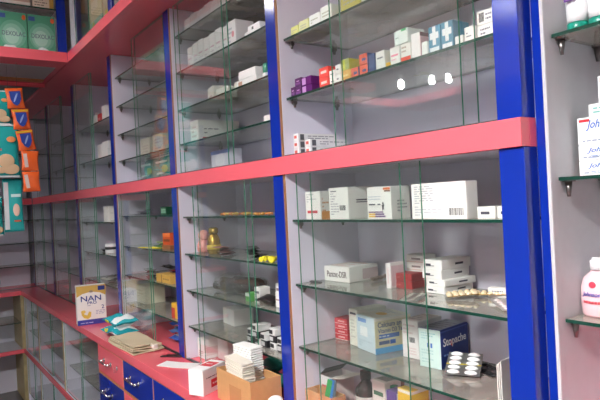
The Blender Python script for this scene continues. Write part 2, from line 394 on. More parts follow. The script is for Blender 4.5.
for i, (y, nm) in enumerate(((-.184, 'green and white formula carton on the high shelf, beside the blue post'), (-.3165, 'green and white formula carton on the high shelf, left one with the glare'))):
    o = carton('formula_carton', 'carton', nm, 1.285, y, 2.2266, .128, .075, .218, (84, 160, 126), 90, [
        ('b', 'F', 0, 1, 0, .16, (236, 240, 236)), ('e', 'F', .5, .5, .060, .070, (112, 178, 148)), ('e', 'F', .48, .48, .046, .056, (142, 196, 172)), ('e', 'F', .46, .46, .032, .040, (172, 212, 194)),
        ('t', 'F', 'DEXOLAC', .12, .94, .46, .56, (96, 112, 122)), ('b', 'F', .03, .26, .85, .95, (64, 92, 160)), ('e', 'F', .90, .90, .009, .013, (226, 104, 50))],
        'green formula cartons on the high shelf')
    g = G(); rr = random.Random(i+4)
    g.lump((-.064-.02*i, -.008, .028), .03, (1, .28, .85), .25, i+3); g.out('torn_film', mat((225, 232, 230), .15), o)
carton('carton', 'carton', 'brown topped carton on the topmost shelf at the upper left', 1.285, -.295, 2.4826, .16, .09, .16, (196, 160, 140), 90, [('b', 'F', 0, 1, .0, .12, (236, 226, 214))])
carton('carton', 'carton', 'cream and gold carton on the topmost shelf beside the blue post', 1.285, -.186, 2.4826, .10, .09, .16, (232, 222, 200), 90, [('b', 'F', .8, 1, 0, 1, (206, 160, 70)), ('ln', 'F', .1, .7, .05, .3, 3, (150, 140, 120))])
for i, (x, z, w, h, c, l) in enumerate(((1.76, 2.226, .20, .115, (150, 190, 170), 'pale green carton low in the overhead cabinet'), (1.945, 2.226, .165, .115, (216, 200, 168), 'beige carton low in the overhead cabinet beside its blue post'),
        (1.76, 2.342, .20, .15, (214, 202, 160), 'cream and yellow carton stacked on the pale green one overhead'), (1.945, 2.342, .165, .13, (212, 196, 166), 'tan carton stacked on the beige one overhead'))):
    carton('carton', 'carton', l, x, -.085, z+.0006*(i//2), w, .12, h, c, 0, [('b', 'F', .2, .7, .3, .6, (224, 214, 190)), ('e', 'F', .3, .8, .02, .02, (206, 190, 80))], 'cartons in the long overhead cabinet')

# opposite side of the shop (behind the viewpoint, seen only as reflections in the panes)
op = thing('overhead_cabinet', 'overhead cabinet with pink edge on the opposite side of the shop', 'overhead cabinet')
G().box(.86, 5.5, -2.67, -2.65, 2.20, 2.26).out('fascia', PINK, op); G().box(.86, .88, -2.65, -1.952, 2.20, 2.26).out('fascia', PINK, op); G().box(.75, .86, -2.65, -1.952, 2.20, 2.215).out('soffit', PINK, op)
G().box(.75, 5.5, -3.098, -2.67, 2.20, 2.215).out('soffit', PINK, op)
G().box(.75, 5.5, -3.0, -2.98, 2.2155, 2.755).out('back_panel', WHITE, op)

# ------------------------------------------------------------------ lamps
for i, (x, y, z, l) in enumerate(((1.03, -2.50, 2.345, 'left'), (1.27, -2.6, 2.34, 'middle'), (1.42, -2.62, 2.325, 'right'))):
    t = thing('bulb_lamp', l+' bare bulb of the three hung on cords across the shop', 'lamp', (x, y, z), 0, 'bare bulbs across the shop')
    G().lathe([(.003, -.03), (.012, -.028), (.02, -.014), (.02, .0), (.016, .022), (.012, .04)], 20).out('bulb', emit((1, .98, .95), 70), t)
    G().lathe([(.016, .0405), (.017, .08), (.008, .09)], 16).out('socket', WHITE, t)
    G().cyl((0, 0, .09), (0, 0, 2.758-z), .003, n=8).out('cord', DARKMETAL, t)
for i, (x, y, s, l) in enumerate(((4.1, -1.85, 112., 'square ceiling lamp nearest the wall cabinets'), (2.45, -1.5, 5., 'square ceiling lamp deeper in the shop'))):
    t = thing('ceiling_lamp', l, 'ceiling light', (x, y, 2.758), 0, 'square ceiling lamps')
    g = G()
    dp = .11 if i == 0 else .02  # first lamp's frame deepened to cut its light off the far end wall
    for a in (-.3, .285): g.box(a, a+.015, -.3, .3, -dp, 0); g.box(-.285, .285, a, a+.015, -dp, 0)
    g.out('frame', WHITE, t); G().box(-.284, .284, -.284, .284, -.014, -.004).out('diffuser', emit((1, .99, .97), s), t)

for x, y, a_, l in ((1.80, -.78, 14., 'hanging flat lamp near the crossing overhead cabinet'), (2.37, -2.08, 9., 'hanging flat lamp deeper in the shop')):
    t = thing('hanging_lamp', l, 'lamp', (x, y, 2.53), .3, 'hanging flat lamps')
    G().box(-.13, .13, -.13, .13, -.006, 0, bev=.002).out('diffuser', emit((1, .99, .98), a_), t)
    G().box(-.14, .14, -.14, .14, .0005, .03, bev=.004).out('housing', WHITE, t)
    G().cyl((0, 0, .03), (0, 0, 2.758-2.53), .003, n=8).out('hanging_cord', DARKMETAL, t)
# ------------------------------------------------------------------ cartons on the shelves
W_ = (234, 233, 228); RED = (196, 40, 50); GREY = (120, 120, 128); INK = (70, 70, 80)
E_ = .0003
# nearest cabinet, shelf just under the rail
z = 1.3973
G1 = 'white cartons on the shelf under the pink rail'
carton('medicine_carton', 'carton', 'small white carton with a red bar, leftmost under the pink rail', 3.176, .034, z, .063, .035, .073, W_, 2,
       [('b', 'F', .12, .8, .22, .32, RED), ('ln', 'F', .1, .75, .6, .95, 4, (170, 170, 172)), ('ln', 'S', .2, .8, .1, .8, 5, (200, 150, 110)), ('b', 'S', .1, .9, 0, .28, (224, 150, 70))], G1)
carton('medicine_carton', 'carton', 'white carton with a barcode and grey lettering on its side, second under the pink rail', 3.291, .034, z, .076, .085, .079, W_, 0,
       [('bar', 'F', .55, .85, .28, .44), ('ln', 'F', .08, .5, .12, .85, 9, (170, 170, 176)), ('b', 'F', .1, .4, .87, .91, GREY), ('b', 'S', .3, .8, .50, .54, GREY), ('b', 'S', .3, .85, .57, .61, INK)], G1)
carton('medicine_carton', 'carton', 'white carton with purple and yellow stripes and a runner figure', 3.441, .034, z, .080, .06, .074, W_, 0,
       [('b', 'F', .05, .33, .06, .11, (226, 180, 70)), ('b', 'F', .05, .33, .13, .18, (226, 180, 70)), ('b', 'F', .33, .75, .06, .11, (110, 80, 130)), ('b', 'F', .33, .70, .13, .18, (110, 80, 130)), ('b', 'F', .05, .66, .20, .24, (120, 90, 130)),
        ('b', 'F', .70, .98, .90, .97, (214, 110, 50)), ('b', 'F', .74, .98, .84, .89, (110, 70, 50)), ('b', 'F', .08, .34, .44, .48, INK), ('b', 'F', .44, .56, .44, .48, INK), ('ln', 'F', .05, .6, .58, .74, 2, (190, 196, 204)),
        ('e', 'F', .67, .49, .0022, .0026, (40, 40, 46)), ('p', 'F', [(.63, .44), (.72, .46), (.69, .36), (.71, .28), (.67, .33), (.64, .26)], (40, 40, 46)), ('ln', 'S', .3, .8, .2, .6, 4, (150, 150, 150))], G1)
carton('medicine_carton', 'carton', 'largest white carton under the pink rail, with fine print and a barcode', 3.649, .034, z, .145, .035, .074, W_, 0,
       [('bar', 'F', .70, .95, .10, .30), ('ln', 'F', .06, .42, .42, .95, 8, (176, 176, 182)), ('ln', 'F', .06, .6, .08, .38, 4, (190, 190, 196))], G1)
for i, l in enumerate(('small low white carton beside the blue post, under the rail', 'low white carton half behind the right blue post, under the rail')):
    carton('medicine_carton', 'carton', l, 3.701+.042*i, .05+.004*i, z, .040, .05, .022, W_, 0, [('b', 'F', .2, .7, .35, .6, INK)], G1)

# nearest cabinet, middle shelf
z = 1.2203
o = carton('medicine_carton', 'carton', 'long white tray carton with dark lettering at the left of the middle shelf', 3.178, .118, z, .102, .112, .041, W_, 4,
           [('t', 'F', 'Pantoc-DSR', .12, .90, .28, .70, (70, 36, 46)), ('b', 'S', .45, .98, .1, .8, (196, 176, 176)), ('ln', 'T', .1, .8, .1, .9, 5, (206, 170, 160))])
g = G(); rr = random.Random(5)
for k in range(6): g.lump((.004, .05+.016*k, .006+.004*rr.random()), .011, (.6, 1.2, .5), .3, k, 2)
tag(g.out('foil_strip', mat((150, 128, 118), .3, metal=.4), None, (3.215, .125, z-.0005), math.radians(8)), 'crumpled brown foil strip beside the long white tray carton', 'tablet strip')
g = G(); g.box(-.03, .0, -.006, .006, 0, .003); g.box(-.034, -.012, -.004, .008, .0025, .005)
tag(g.out('leaflet', mat((60, 60, 64), .4), None, (3.108, .075, z), .5), 'small dark strip in front of the long white tray carton', 'leaflet')
carton('medicine_carton', 'carton', 'narrow white and pink carton standing left of the red cartons', 3.337, .119, z, .016, .05, .062, (240, 232, 232), 0, [('b', 'S', .05, .95, .1, .9, (226, 196, 202)), ('b', 'F', .3, .6, .2, .8, (236, 206, 210))])
for i in range(2):
    carton('medicine_carton', 'carton', ('lower' if i == 0 else 'upper')+' of two dark red cartons stacked on the middle shelf', 3.386-.001*i, .142, z+i*.0186, .062, .05, .0178, (158, 52, 54), 6, [('ln', 'F', .15, .7, .3, .7, 1, (190, 110, 100))], 'dark red cartons on the middle shelf')
for i in range(4):
    carton('medicine_carton', 'carton', ['bottom', 'second', 'third', 'top'][i]+' white carton of the stack behind the dark red cartons', 3.381, .192, z+i*.0196, .060, .044, .0188, W_, 0, [('b', 'F', .3, .8, .35, .6, (150, 140, 140)), ('b', 'F', 0, 1, .0, .12, (214, 190, 180))], 'white cartons behind the dark red ones')
hs = (.0155, .0155, .020, .022); zz = z
for i in range(4):
    carton('medicine_carton', 'carton', ['bottom', 'second from the bottom', 'third from the bottom', 'topmost'][i]+' flat white carton right of the dark red cartons', 3.488+(.006 if i < 2 else -.004), .134+(.002*i), zz, .056, .104, hs[i], (238, 238, 234), (2, -2, 3, 1)[i],
           [('b', 'F', .15, .42, .35, .62, INK), ('b', 'F', .42, .6, .35, .45, (150, 150, 150)), ('b', 'S', .45, .72, .4, .62, INK)], 'flat white cartons with dark lettering')
    zz += hs[i]+.0008
def blister(label, loc, rot, w, l, nx, ny, base, pill, pr, tilt=0., group=None, sq=(1, 1, .55), cat='tablet strip', jig=0.):
    """foil strip with a raised pocket per tablet"""
    o = G().box(-w/2, w/2, -l/2, l/2, 0, .0012, bev=.0004).out('tablet_strip', base, None, loc, rot)
    o.rotation_euler = (tilt, 0, rot); tag(o, label, cat, group); rr = random.Random(nx*ny+int(w*1000))
    for j in range(ny):
        for i in range(nx):
            t = bmesh.new(); bmesh.ops.create_uvsphere(t, u_segments=14, v_segments=8, radius=1)
            for v in t.verts: v.co = Vector((v.co.x*pr*sq[0], v.co.y*pr*sq[1], max(v.co.z, -.1)*pr*sq[2]))
            for f_ in t.faces: f_.smooth = True
            g = G(); g.add(t, 0, Matrix.Translation((-w/2+w*(i+.5)/nx+rr.uniform(-jig, jig), -l/2+l*(j+.5)/ny, .0012+pr*.05)))
            g.out('tablet', pill, o)
    return o
SILV = mat((168, 166, 162), .3, metal=.6); GOLD = mat((206, 168, 92), .25, metal=.7)
PILLW = mat((244, 244, 244), .35)
blister('crumpled gold tablet strip lying before the flat white cartons', (3.553, .122, z+.009), -.75, .042, .065, 3, 5, GOLD, mat((238, 222, 186), .15, metal=.25), .0072, .08, 'gold tablet strips', (1, 1, .8))
blister('gold tablet strip pointing at the small white carton by the post', (3.586, .176, z+.006), -1.0, .03, .07, 2, 5, GOLD, mat((238, 222, 186), .15, metal=.25), .0065, .0, 'gold tablet strips', (1, 1, .8))
blister('thin silver strip lying flat in front of the dark red cartons', (3.462, .068, z+.0005), .5, .04, .09, 2, 5, SILV, mat((190, 186, 176), .3, metal=.5), .005, 0)
blister('flat silver strip with a dark edge at the right end of the middle shelf', (3.682, .105, z+.004), .9, .05, .09, 2, 5, mat((200, 194, 190), .3, metal=.4), mat((214, 200, 196), .3), .006, .05)
carton('medicine_carton', 'carton', 'tiny white carton with a grey print beside the gold strips', 3.622, .183, z, .040, .02, .020, W_, 20, [('ln', 'F', .2, .8, .2, .8, 2, GREY)])
carton('medicine_carton', 'carton', 'pink carton standing behind the right blue post on the middle shelf', 3.700, .155, z, .036, .03, .075, (232, 150, 176), 0, [('b', 'F', 0, 1, .5, .75, (246, 230, 236))])

# nearest cabinet, lowest glass shelf
z = 1.0483
for i in range(4):
    carton('medicine_carton', 'carton', ['bottom', 'second from bottom', 'second from top', 'top'][i]+' carton of the stack of four red cartons', 3.118, .150, z+i*.0150, .050, .05, .0142, (200, 42, 56), 6, [('b', 'F', .28, .8, .36, .66, (236, 170, 170)), ('b', 'F', 0, 1, .0, .09, (236, 190, 190))], 'stack of red cartons')
carton('medicine_carton', 'carton', 'tall cream carton between the red stack and the calcium carton', 3.190, .128, z, .038, .10, .098, (230, 228, 214), -4, [('b', 'F', .15, .85, .86, .92, INK), ('ln', 'F', .2, .7, .2, .75, 6, (196, 192, 180))])
carton('calcium_carton', 'carton', 'pale blue and yellow calcium tablet carton', 3.281, .108, z, .088, .112, .090, (204, 222, 230), -9, [
    ('b', 'F', .1, .55, .82, .93, (110, 150, 204)), ('b', 'F', .2, .6, .42, .70, (238, 240, 240)), ('ln', 'F', .1, .8, .1, .32, 3, (180, 200, 210)),
    ('b', 'S', 0, 1, .17, .99, (206, 200, 164)), ('b', 'S', 0, 1, 0, .17, (92, 164, 214)), ('b', 'S', 0, 1, .93, 1, (226, 220, 206)),
    ('t', 'S', 'Calcium and', .08, .80, .74, .89, (62, 84, 130)), ('t', 'S', 'Vitamin D3 Tablets', .08, .96, .58, .71, (62, 84, 130)), ('b', 'S', .1, .66, .42, .54, (72, 110, 176)), ('ln', 'S', .1, .66, .44, .52, 1, (196, 206, 210)), ('b', 'S', .1, .38, .25, .35, (86, 104, 140)), ('b', 'S', .4, .55, .24, .36, (60, 104, 180)),
    ('b', 'T', .04, .96, .04, .96, (214, 214, 200)), ('e', 'T', .52, .45, .018, .014, (226, 176, 60)), ('ln', 'T', .1, .8, .6, .9, 3, (140, 160, 180))])
carton('medicine_carton', 'carton', 'white carton with a faded pink and brown top, left of the blue carton', 3.388, .152, z, .050, .095, .092, (232, 228, 226), 5, [
    ('bar', 'F', .45, .8, .42, .56), ('ln', 'F', .1, .8, .62, .92, 3, (210, 190, 190)), ('e', 'F', .35, .28, .003, .003, (196, 90, 80)), ('b', 'T', .05, .95, .1, .9, (206, 190, 186)), ('ln', 'T', .1, .9, .15, .85, 4, (140, 120, 120)), ('ln', 'F', .3, .85, .08, .3, 3, (220, 200, 200))])
carton('tablet_carton', 'carton', 'dark blue carton with bold white lettering, pale mint end facing out', 3.480, .128, z, .059, .117, .089, (24, 52, 128), 8, [
    ('b', 'F', .0, 1, .0, 1, (206, 228, 222)), ('ln', 'F', .12, .8, .72, .92, 3, (150, 196, 200)), ('b', 'F', .38, .62, .52, .64, (70, 120, 190)), ('b', 'F', .47, .53, .52, .64, (206, 228, 222)), ('ln', 'F', .1, .7, .1, .48, 5, (176, 208, 206)),
    ('t', 'S', 'Stopache', .08, .90, .50, .77, (238, 240, 244)), ('e', 'S', .375, .60, .005, .006, (214, 52, 48)), ('ln', 'S', .1, .85, .28, .38, 1, (110, 140, 200)), ('b', 'S', .0, 1, .93, .96, (60, 90, 170)), ('b', 'T', .04, .96, .04, .96, (150, 158, 170)), ('ln', 'T', .1, .9, .1, .9, 5, (110, 116, 130))])
o = blister('silver strip of ten white capsules leaning beside the dark blue lettered carton', (3.527, .148, z+.019), .52, .076, .075, 2, 5, mat((150, 150, 150), .28, metal=.7), PILLW, .0135, .42, None, (1.05, .42, .45))
G().box(-.038, .038, -.004, -.001, .0012, .0016).out('printed_band', mat((206, 186, 70), .4), o)
G().box(-.03, .03, .028, .034, -.028, 0).out('folded_foil', mat((60, 60, 62), .4), o)
blister('dark foil strip lying behind the white capsule strip', (3.555, .200, z+.0005), 1.25, .05, .09, 2, 5, mat((48, 48, 50), .35, metal=.4), mat((36, 36, 38), .3), .008, 0)
blister('silver strip with clear pockets at the right end of the lowest shelf', (3.630, .175, z+.010), .9, .045, .09, 2, 5, SILV, mat((206, 206, 204), .15), .009, .18)
g = G()
for k in range(3): g.box(-.004+.004*k, -.0022+.004*k, -.03, .03, 0, .075+.004*k, bev=.0004)
tag(g.out('leaflet', mat((232, 230, 224), .5), None, (3.695, .07, z), .12), 'folded white leaflets standing beside the right blue post', 'leaflet')

# nearest cabinet, counter level
z = .8685
o = thing('open_carton', 'open white carton with red lettering and raised flaps under the lowest shelf', 'carton', (3.122, .082, z))
g = G(); g.box(-.052, 0, 0, .0012, 0, .09); g.box(-.052, 0, .0788, .08, 0, .09); g.box(-.052, -.0508, .0012, .0788, 0, .09); g.box(-.0012, 0, .0012, .0788, 0, .09); g.box(-.0508, -.0012, .0012, .0788, 0, .0012)
b = g.out('carton_body', mat((234, 230, 230), .45), o); decorate(b, (.052, .08, .09), [('b', 'F', .15, .62, .66, .72, (206, 90, 96)), ('b', 'F', .62, .95, .5, .56, (206, 90, 96)), ('ln', 'F', .1, .8, .1, .45, 5, (222, 190, 190))])
G().box(0, .05, .002, .078, 0, .0012, M=Matrix.Translation((.0003, 0, .0885)) @ Matrix.Rotation(-.18, 4, 'Y')).out('flap', mat((220, 214, 204), .5), o)
G().box(-.002, .0, .002, .078, 0, .03, M=Matrix.Translation((-.0495, 0, .0905)) @ Matrix.Rotation(.9, 4, 'Y')).out('flap', mat((46, 42, 42), .5), o)
o = thing('medicine_bottle', 'dark glass medicine bottle with a black cap and grey label', 'bottle', (3.205, .135, z))
G().lathe([(.028, 0), (.030, .003), (.030, .062), (.027, .074), (.018, .084), (.0125, .090), (.0125, .096)], 28).out('bottle_body', mat((50, 44, 44), .08, spec=.7), o)
G().lathe([(.0145, .0965), (.0145, .116), (.0135, .118)], 24).out('cap', mat((34, 34, 36), .35), o)
G().lathe([(.0302, .010), (.0306, .011), (.0306, .054), (.0302, .055)], 28).out('label', mat((206, 206, 204), .5), o)
o = thing('brown_bottle', 'small reddish brown bottle beside the dark medicine bottle', 'bottle', (3.262, .205, z))
G().lathe([(.022, 0), (.023, .003), (.023, .055), (.012, .07), (.010, .08)], 24).out('bottle_body', mat((110, 54, 46), .1), o); G().lathe([(.012, .08), (.012, .092)], 18).out('cap', mat((150, 80, 70), .4), o)
carton('medicine_carton', 'carton', 'white carton with green lettering under the lowest shelf', 3.300, .115, z, .050, .055, .110, (232, 232, 226), -2, [('b', 'F', .12, .85, .66, .76, (60, 110, 84)), ('b', 'T', .1, .9, .2, .8, (150, 152, 150)), ('ln', 'F', .2, .8, .1, .3, 2, (180, 180, 180))])
o = thing('small_bottle', 'small bottle with a green cap beside the green lettered carton', 'bottle', (3.325, .125, z))
G().lathe([(.014, 0), (.0145, .002), (.0145, .075), (.009, .084)], 20).out('bottle_body', mat((200, 206, 204), .2), o); G().lathe([(.011, .0845), (.0115, .087), (.0115, .106), (.010, .108)], 20).out('cap', mat((36, 128, 92), .35), o)
carton('medicine_carton', 'carton', 'white carton with a purple top edge between the green and yellow ones', 3.400, .060, z, .034, .045, .122, (232, 230, 232), 0, [('b', 'F', 0, 1, .72, 1, (96, 76, 140)), ('b', 'F', .2, .85, .56, .66, INK), ('b', 'T', 0, 1, 0, 1, (110, 92, 150))])
carton('medicine_carton', 'carton', 'white carton with a yellow band under the lowest shelf', 3.462, .045, z, .042, .055, .144, (234, 232, 226), 0, [('b', 'F', 0, 1, .70, .95, (232, 190, 60)), ('b', 'S', 0, 1, .74, .95, (232, 190, 60)), ('ln', 'F', .2, .8, .3, .5, 2, INK), ('b', 'T', 0, 1, 0, .4, (238, 206, 90))])
carton('medicine_carton', 'carton', 'plain white carton right of the yellow banded one', 3.530, .05, z, .05, .06, .118, (228, 226, 222), 4, [('ln', 'F', .15, .8, .3, .7, 3, GREY)])
# brown tray of strips in the same place
CARD = mat((196, 148, 98), .7, noise=.10, scale=60); CARDIN = mat((208, 164, 116), .75, noise=.08, scale=60)
def card_box(o, w, d, h, t=.003, cut=0.):
    G().box(0, w, 0, t, 0, h).out('box_wall', CARD, o); G().box(0, w, d-t, d, 0, h*(1-cut)).out('box_wall', CARD, o)
    G().box(0, t, t, d-t, 0, h).out('box_wall', CARD, o); G().box(w-t, w, t, d-t, 0, h).out('box_wall', CARD, o); G().box(t, w-t, t, d-t, 0, t).out('box_bottom', CARDIN, o)
o = thing('cardboard_tray', 'small brown cardboard tray holding coloured packets inside the near cabinet', 'box', (3.076, .026, z), .0)
card_box(o, .115, .048, .064); G().box(.06, .063, .0035, .0445, .0035, .060).out('divider', CARDIN, o)
for i, (c, l) in enumerate((((60, 170, 90), 'green'), ((50, 130, 206), 'blue'), ((96, 108, 118), 'slate grey'))):
    g = G(); g.box(-.008, .008, -.0015, .0015, 0, .098, bev=.001)
    p = g.out('packet', mat(c, .25), None, (3.140+.010*i, .040+.004*i, z+.0055), .2); p.rotation_euler = (-.05, .22-.05*i, .3)
    tag(p, l+' slim packet standing in the brown cardboard tray', 'packet', 'slim packets in the cardboard tray')

# nearest cabinet, upper shelf row
z = 1.7333
U = 'small cartons on the upper shelf of the near cabinet'
def up(label, x0, x1, zz, h, rgb, decor=(), y=.034, d=.05, ang=0., grp=U, rough=.4): return carton('medicine_carton', 'carton', label, x1, y, zz, x1-x0, d, h, rgb, ang, decor, grp, rough)
PU = (74, 26, 84)
pd = [('b', 'F', .1, .9, .25, .5, (120, 66, 130)), ('b', 'F', .3, .7, .6, .7, (206, 170, 210))]
up('lone short purple carton at the left end of the upper shelf', 3.067, 3.086, z, .028, PU, pd)
for i in range(2): up(('lower' if not i else 'upper')+' purple carton, second stack from the shelf bracket', 3.088, 3.117, z+i*.0246, .0238, PU, pd)
for i in range(2): up(('lower' if not i else 'upper')+' shiny purple carton beside the red cartons', 3.120, 3.162, z+i*.0226, .0218, (92, 34, 104), [('b', 'F', .05, .45, .1, .9, (190, 140, 200))], d=.075, rough=.15)
rd = [('b', 'F', .2, .8, .4, .65, (250, 210, 200))]
for i in range(2): up(('lower' if not i else 'upper')+' small red carton on the upper shelf', 3.199, 3.238, z+i*.0266, .0258, (226, 72, 62), rd)
for i in range(2): up(('lower' if not i else 'upper')+' white carton touching the red ones on the upper shelf', 3.242, 3.264, z+i*.0190, .0182, W_, [('ln', 'F', .2, .8, .3, .7, 1, GREY)])
for i in range(2): up(('lower' if not i else 'upper')+' white carton touching the yellow ones on the upper shelf', 3.267, 3.287, z+i*.0236, .0228, W_, [('ln', 'F', .2, .8, .3, .7, 1, GREY)])
up('orange yellow carton under the lime one on the upper shelf', 3.290, 3.322, z, .0268, (228, 176, 88), [('b', 'F', .2, .8, .4, .6, (240, 214, 150))])
up('lime yellow carton stacked on the upper shelf', 3.290, 3.320, z+.0276, .0256, (200, 206, 70), [('b', 'F', .55, 1, 0, 1, (170, 180, 110))])
od = [('b', 'F', .35, .8, .35, .6, (60, 80, 140)), ('b', 'S', 0, 1, 0, 1, (74, 90, 140))]
up('lone orange red carton with a blue mark beside the yellow pair', 3.326, 3.353, z, .0255, (228, 104, 76), od)
for i in range(2): up(('lower' if not i else 'upper')+' orange red carton of the stack with blue ends', 3.357, 3.386, z+i*.0256, .0248, (228, 104, 76), od, d=.06)
up('dark blue carton behind the orange red stack', 3.390, 3.410, z, .044, (64, 84, 130), d=.055)
up('white carton with grey print right of the dark blue carton', 3.414, 3.443, z, .043, W_, [('b', 'F', .2, .8, .6, .68, GREY)])
up('tiny yellow carton low between two white ones', 3.446, 3.458, z, .012, (232, 186, 60), d=.03)
up('white carton with pink lettering on the upper shelf', 3.461, 3.490, z, .041, W_, [('b', 'F', .12, .85, .5, .6, (226, 130, 150)), ('b', 'F', .12, .6, .3, .36, (226, 170, 180))])
up('white carton with a green tab lying on top of the pink lettered one', 3.474, 3.516, z+.0424, .031, (222, 232, 226), [('b', 'F', .55, .9, .84, 1, (70, 180, 110)), ('ln', 'F', .1, .8, .4, .6, 1, (150, 170, 160))], ang=-3)
up('white carton under the green tabbed one', 3.494, 3.522, z, .0405, (236, 232, 224), [('ln', 'F', .1, .8, .5, .9, 2, (180, 160, 140)), ('b', 'F', 0, 1, 0, .3, (226, 84, 60))])
up('tall white carton with a maroon top end on the upper shelf', 3.526, 3.551, z, .054, (236, 232, 230), [('b', 'S', 0, 1, .0, 1, (206, 170, 176)), ('b', 'S', 0, 1, .85, 1, (90, 50, 56))], d=.06)
up('short white carton before the blue crossed ones', 3.554, 3.570, z, .030, W_)
cd_ = [('b', 'F', .36, .64, .30, .98, (240, 240, 240)), ('b', 'F', .12, .88, .52, .76, (240, 240, 240)), ('b', 'F', .1, .9, .04, .22, (236, 238, 240))]
up('left teal blue carton with a white cross on the upper shelf', 3.574, 3.604, z, .055, (74, 140, 168), cd_)
up('right teal blue carton with a white cross on the upper shelf', 3.607, 3.637, z, .055, (74, 140, 168), cd_)
up('low white carton right of the crossed cartons', 3.641, 3.660, z, .019, W_)
up('white carton behind the door edges on the upper shelf', 3.664, 3.688, z, .030, W_, [('ln', 'F', .2, .8, .3, .7, 2, GREY)])
up('lower white carton beside the right post on the upper shelf', 3.694, 3.730, z, .0242, W_, [('ln', 'F', .2, .8, .2, .8, 2, GREY)])
up('upper white barcoded carton beside the right post', 3.694, 3.730, z+.025, .026, W_, [('bar', 'F', .15, .45, .2, .85), ('ln', 'F', .55, .9, .2, .8, 2, GREY)])
z = 1.8963
for i, (a, b, c, h) in enumerate(((3.082, 3.116, (206, 206, 130), .028), (3.12, 3.164, (206, 208, 150), .032), (3.168, 3.214, (224, 226, 222), .034), (3.218, 3.262, (218, 224, 216), .040), (3.30, 3.37, (190, 178, 70), .05), (3.375, 3.45, (206, 204, 190), .05), (3.455, 3.54, (196, 190, 150), .05))):
    up(('yellowish carton nearest the bracket', 'second yellowish carton', 'first white carton', 'second white carton', 'olive yellow carton', 'grey white carton', 'wide khaki carton')[i]+' on the topmost shelf of the near cabinet', a, b, z, h, c, [('ln', 'F', .15, .8, .3, .7, 2, (170, 170, 150))], d=.08 if i < 4 else .14, grp='cartons on the topmost shelf of the near cabinet')
# on the mid board, seen just above the rail
z = 1.5725
TT = 'long white cartons resting just above the pink rail'
for i, (x, y, dz, n) in enumerate(((3.088, .036, 0, 'lowest'), (3.088, .036, .0205, 'middle'), (3.088, .036, .041, 'topmost'), (3.134, .042, .0, 'lower right'), (3.134, .042, .0205, 'upper right'))):
    carton('medicine_carton', 'carton', n+' long white carton above the rail, red mark on its end', x, y, z+dz, .024, .13, .0196, (232, 231, 232), 0, [('b', 'F', .2, .7, .35, .75, (214, 96, 84)), ('b', 'S', .05, .15, .1, .9, (90, 90, 96)), ('ln', 'S', .25, .95, .2, .8, 2, (150, 150, 158))], TT)

# ------------------------------------------------------------------ second cabinet
z = 1.4093
def sweets(name, label, cat, loc, cols, n, r, group=None, spread=(.06, .03), seed=0):
    rr = random.Random(seed)
    for k in range(n):
        x = loc[0]-spread[0]/2+spread[0]*(k+.5)/n; y = loc[1]+rr.uniform(-.5, .5)*spread[1]
        g = G(); g.lump((0, 0, r*.75), r, (1.1, .9, .75), .06, k+seed, 2)
        o = g.out(name, mat(cols[k % len(cols)], .25), None, (x, y, loc[2]), rr.uniform(0, 3)); tag(o, label, cat, group)
        for sx in (-1, 1):
            t = G(); t.cyl((sx*r*.95, 0, r*.75), (sx*r*1.7, 0, r*.75), r*.15, r*.65, 10); t.out('twisted_end', mat(cols[k % len(cols)], .25), o)
sweets('wrapped_sweet', 'orange or yellow wrapped sweet in the row behind the door glass', 'sweet', (2.675, .055, z), [(196, 130, 70), (206, 176, 96), (176, 100, 66)], 8, .008, 'orange and yellow sweets in a row', (.17, .02), 3)
sweets('wrapped_sweet', 'orange wrapped sweet under the dark sachets near the blue post', 'sweet', (2.86, .045, z), [(190, 146, 80), (196, 130, 80)], 4, .007, 'orange sweets near the blue post', (.10, .01), 9)
def strips(name, label, cat, loc, n, w, l, cols, seed, rot=0., group=None, lift=.008):
    rr = random.Random(seed)
    for k in range(n):
        g = G(); M = Matrix.Rotation(rr.uniform(-.03, .05), 4, 'X')
        g.pillow(w, l, .006, 0, 6, 10, .001, k, Matrix.Rotation(-PI/2, 4, 'X') @ Matrix.Identity(4))
        o = g.out(name, mat(cols[k % len(cols)], .25), None, (loc[0]+rr.uniform(-.02, .02), loc[1]+rr.uniform(-.006, .006), loc[2]+.005+lift*k), rot+rr.uniform(-.35, .35))
        tag(o, label, cat, group)
strips('sachet', 'small black and white sachet beside the blue post on the first shelf', 'sachet', (2.875, .11, z+.001), 3, .04, .085, [(40, 40, 44), (206, 204, 200), (60, 60, 64)], 2, 1.2, 'dark sachets near the blue post')
z = 1.2683
o = thing('doll_bottle', 'pink toy shaped bottle behind the door glass', 'bottle', (2.350, .085, z))
G().lathe([(.018, 0), (.026, .006), (.027, .028), (.020, .044), (.018, .048)], 22).out('bottle_body', mat((222, 150, 140), .35), o)
G().lump((0, 0, .064), .022, (1, .95, 1), .04, 2).out('bottle_top', mat((226, 164, 150), .4), o)
o = thing('gold_bottle', 'shiny gold bottle beside the pink toy shaped one', 'bottle', (2.455, .075, z))
G().lathe([(.021, 0), (.024, .004), (.026, .03), (.022, .055), (.016, .068), (.013, .074)], 24).out('bottle_body', mat((206, 166, 70), .18, metal=.7), o)
G().lathe([(.016, .0745), (.018, .078), (.017, .094), (.010, .097)], 20).out('cap', mat((176, 150, 60), .25, metal=.5), o)
G().lathe([(.0254, .018), (.0266, .0185), (.0264, .034)], 24).out('label', mat((220, 190, 60), .4), o)
strips('sachet', 'dark red and brown sachet heaped before the gold bottle', 'sachet', (2.605, .05, z+.001), 4, .05, .08, [(120, 66, 66), (150, 96, 90), (96, 60, 56), (176, 120, 110)], 4, 1.1, 'dark red sachets in a heap')
strips('sachet', 'black foil sachet heaped near the middle of the shelf', 'sachet', (2.775, .06, z+.001), 4, .04, .11, [(40, 42, 44), (66, 68, 66), (30, 30, 34), (84, 84, 84)], 6, 1.0, 'black sachets in a heap', .009)
